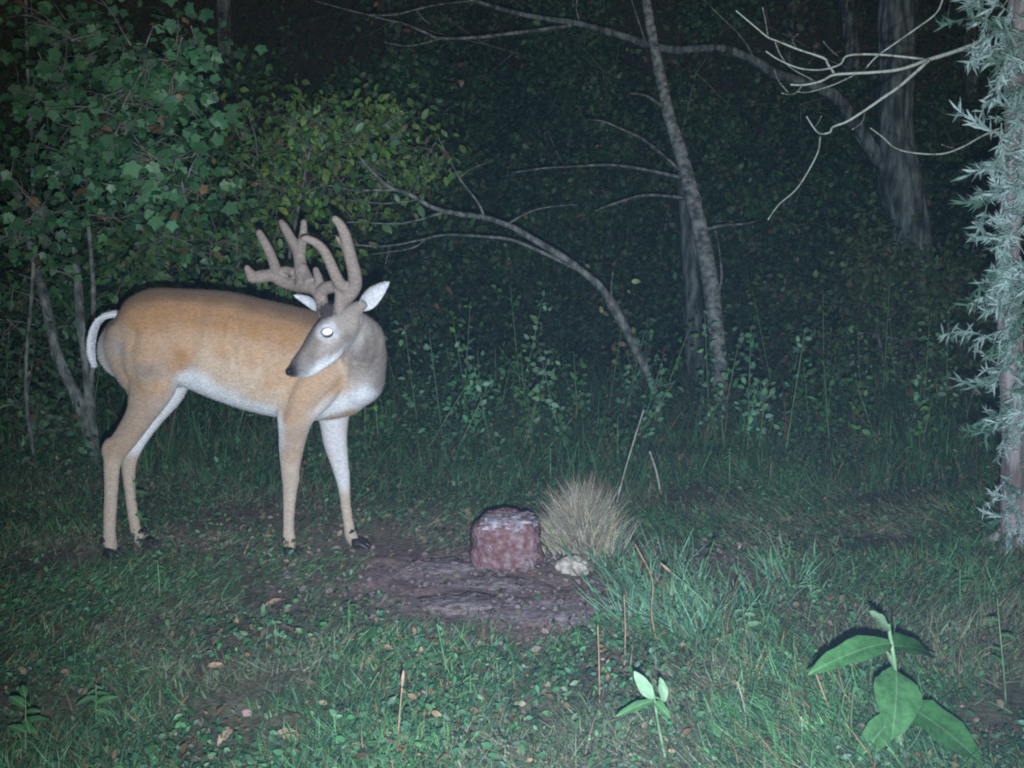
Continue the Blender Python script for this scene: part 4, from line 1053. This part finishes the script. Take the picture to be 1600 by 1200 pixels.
# single stalks
def stalk(rows, r, mat, label, D=None, name='dry_stalk', head=False):
    g = on_ground(*rows[0]) if D is None else at(*rows[0], D)
    mb = MB(); pts = P(rows, g.y, g.y - .03)
    mb.tube(pts, [pxr(r * (1 - .5 * i / len(pts)), g.y) for i in range(len(pts))], 5, 4)
    o = empty(name, (g.x, g.y, 0), label, 'stalk', 'single stalks'); mb.part('stem', mat, o)
    if head:
        h = MB(); q = [Vector(pts[-1]) + (Vector(pts[-1]) - Vector(pts[-2])).normalized() * s for s in (0, .012, .028, .045)]
        h.tube(q, [.001, .004, .004, .0008], 6, 3); h.part('seed_head', M_DRYL, o)
stalk([(960, 800), (975, 740), (990, 690), (1006, 640)], 1.5, M_DEAD, 'long thin stalk rising at the right of the dry grass clump')
stalk([(1032, 770), (1025, 735), (1015, 705)], 2.0, M_DEAD, 'short bent twig near the foot of the arched sapling')
stalk([(937, 1110), (936, 1040), (934, 978)], 1.6, M_DRYL, 'upright reddish stalk below the dirt patch')
stalk([(1030, 1020), (1018, 960), (1019, 905), (992, 850)], 1.6, M_DRYL, 'tall kinked tan stalk in the bright grass')
stalk([(1120, 990), (1112, 955), (1080, 920), (1050, 895)], 1.8, M_STEM, 'arched green stalk at the right of the bright grass', head=True)
stalk([(620, 1170), (624, 1120), (628, 1075)], 1.8, M_DRYL, 'tan grass stalk in the bottom centre foreground', head=True)
stalk([(975, 1050), (977, 990), (975, 930)], 1.4, M_DRYL, 'thin straw stalk at the left of the bright grass')
stalk([(700, 1060), (690, 1010), (683, 975)], 1.3, M_STEM, 'thin green stalk in the middle foreground')
stalk([(1255, 1165), (1253, 1140), (1252, 1120)], 1.8, M_DEAD, 'short white stub of stalk left of the broad-leaved plant')
stalk([(1166, 1140), (1163, 1105), (1152, 1065)], 1.4, M_DEAD, 'thin pale stalk right of the two-leaved seedling')
stalk([(1110, 1195), (1100, 1165), (1090, 1130)], 1.4, M_STEM, 'green stalk at the bottom edge right of the seedling')
stalk([(568, 1095), (580, 1070), (592, 1050)], 1.4, M_STEM, 'short leaning stalk left of centre in the foreground')
# fallen leaves told apart
def fallen(px, py, s, lab, mat=M_DRYL, D=None, z=.03, up=(0, -.6, 1)):
    p = on_ground(px, py) if D is None else at(px, py, D)
    o = link('fallen_leaf', broad_leaf(s * .9, s * .32, .3, .35, mat), loc=(p.x, p.y, p.z + (z if D is None else 0)))
    o.rotation_mode = 'QUATERNION'; o.rotation_quaternion = mat_from(rand_unit(1)[0] * np.array([1, 1, .2]), np.array(up) + rng.normal(size=3) * .2)
    tag(o, lab, 'leaf', 'dead leaves')
fallen(588, 1022, .055, 'reddish dead leaf on the grass left of centre'); fallen(1128, 1030, .045, 'tan dead leaf right of the bright grass'); fallen(1098, 1095, .04, 'small curled tan leaf right of the seedling')
fallen(430, 1160, .10, 'long pale dead leaf at the bottom left of centre'); fallen(360, 1150, .08, 'narrow pale dead leaf at the bottom left'); fallen(325, 1060, .05, 'small tan leaf in the dark grass at left'); fallen(440, 955, .06, 'pale narrow leaf left of the yellow-green weed')
fallen(1215, 920, .05, 'tan leaf at the foot of the slender weed'); fallen(720, 125, .10, 'single pale dead leaf caught high in the twigs', D=6.4); fallen(20, 633, .09, 'pale leaf lying in the bush at the left edge', M_PALE, D=5.3); fallen(60, 578, .07, 'yellowish leaf in the bush behind the saplings', D=5.3)
fallen(1018, 755, .07, 'reddish curled leaf at the foot of the arched sapling')

# ------------------------------------------------------------------ ground cover
def region(n, x0=-1.0, x1=1.0, y0=2.0, y1=9.0, p=1.6):
    Y = y0 + (y1 - y0) * rng.random(n) ** p
    X = (rng.random(n) * 2 - 1) * (Y * .50 + .35)
    return X, Y
def patch(X, Y, s=1.1, k=0): return np.array([mnoise.noise(Vector((x * s, y * s, k))) for x, y in zip(X, Y)])
n = 170000
X, Y = region(n); pt = patch(X, Y, 2.2, 1); fine = patch(X, Y, 7, 2)
dm = np.array([max(dirt_at(x, y), .6 * litter_at(x, y)) if y < 6 else 0 for x, y in zip(X, Y)])
keep = (rng.random(n) > dm * 1.1) & (pt + .5 * fine > -.45 + .3 * rng.random(n))
X, Y, pt, dm = X[keep], Y[keep], pt[keep], dm[keep]; n = len(X)
Z = np.array([gz(x, y) for x, y in zip(X, Y)])
lean = patch(X, Y, .8, 7)
d = np.stack([rng.normal(size=n) * .55 + .5 * (X < -.2) - .5 * (X > .25) + lean * 1.3, rng.normal(size=n) * .5, .25 + rng.random(n) * .9], 1)
L = (.035 + .085 * rng.random(n) ** 1.8) * (1 + .5 * pt) * (1 - .5 * dm) * (1 - .28 * (X < .1))
nn = rand_unit(n); nn[:, 1] -= .3
wm = patch(X, Y, 1.6, 21) > .12; c = tint(n, (.062, .15, .066), .6, .22, .12); c[wm] = c[wm] * .5 + .5 * tint(int(wm.sum()), (.17, .145, .11), .6, .15); c = c * (.75 + .7 * np.clip(pt + .4, 0, 1))[:, None]
me = scatter(BLADE_V * np.array([1, 1, 1.8]), BLADE_F, np.stack([X, Y, Z], 1), frames(d, nn), np.stack([.0032 * (.6 + .9 * rng.random(n)), L, L], 1), c, M_GRASS, 'grass')
o = link('grass', me); tag(o, 'tangled short dark green grass covering the ground', 'grass', kind='stuff')
n = 42000
X, Y = region(n, y0=4.7, y1=9.2, p=1.0); pt = patch(X, Y, 1.5, 31); keep = pt > -.25 + .4 * rng.random(n); X, Y, pt = X[keep], Y[keep], pt[keep]; n = len(X)
Z = np.array([gz(x, y) for x, y in zip(X, Y)])
L = (.08 + .26 * rng.random(n) ** 2) * (.7 + .9 * np.clip(pt + .2, 0, 1)) * np.clip((Y - 4.2) / 1.4, .3, 1)
c = tint(n, (.05, .125, .055), .6, .25, .12)
me = scatter(BLADE_V * np.array([1, 1, 1.2]), BLADE_F, np.stack([X, Y, Z], 1), frames(np.stack([rng.normal(size=n) * .35, rng.normal(size=n) * .3, np.ones(n)], 1), rand_unit(n) + np.array([0, -.5, 0])), np.stack([.0055 * (.6 + .9 * rng.random(n)), L, L], 1), c, M_GRASS, 'tall_grass')
o = link('tall_grass', me); tag(o, 'taller dim grass and weeds filling the undergrowth behind the deer', 'grass', kind='stuff')
n = 70000
X, Y = region(n, p=1.3); pt = patch(X, Y, 2.6, 11)
dm = np.array([dirt_at(x, y) * .95 + .3 * litter_at(x, y) if y < 6 else 0 for x, y in zip(X, Y)])
keep = (rng.random(n) > dm) & (pt > -.3 + .35 * rng.random(n)); X, Y, pt = X[keep], Y[keep], pt[keep]; n = len(X)
Z = np.array([gz(x, y) for x, y in zip(X, Y)]) + .01 + rng.random(n) * (.05 + .10 * np.clip((Y - 4.5) / 2, 0, 1) + .05 * np.clip(pt, 0, 1))
c = tint(n, (.05, .13, .06), .55, .25, .12)
me = scatter(FINE_V, FINE_F, np.stack([X, Y, Z], 1), frames(rand_unit(n), rand_unit(n) * .7 + np.array([0, -.4, .8])), .015 * (.5 + 1.3 * rng.random(n) ** 2) * (1 + .6 * (Y > 5)), c, M_FOL, 'ground_cover')
o = link('ground_cover', me); tag(o, 'small leafy ground cover mixed through the grass', 'ground cover', kind='stuff')
n = 26000
X, Y = region(n, p=1.4); lm = np.array([max(litter_at(x, y), .5 * dirt_at(x, y)) if y < 6 else .2 for x, y in zip(X, Y)])
keep = rng.random(n) < .25 + lm * .75; X, Y = X[keep], Y[keep]; n = len(X)
Z = np.array([gz(x, y) for x, y in zip(X, Y)]) + .004 + rng.random(n) * .02
c = tint(n, (.20, .155, .12), .65, .15, 0)
me = scatter(FINE_V, FINE_F, np.stack([X, Y, Z], 1), frames(rand_unit(n) * np.array([1, 1, .35]), rand_unit(n) * .6 + np.array([0, -.3, .9])), .020 * (.4 + 1.3 * rng.random(n) ** 2), c, M_LIT, 'leaf_litter')
o = link('leaf_litter', me); tag(o, 'brown dead leaves and bits littering the ground', 'leaf litter', kind='stuff')
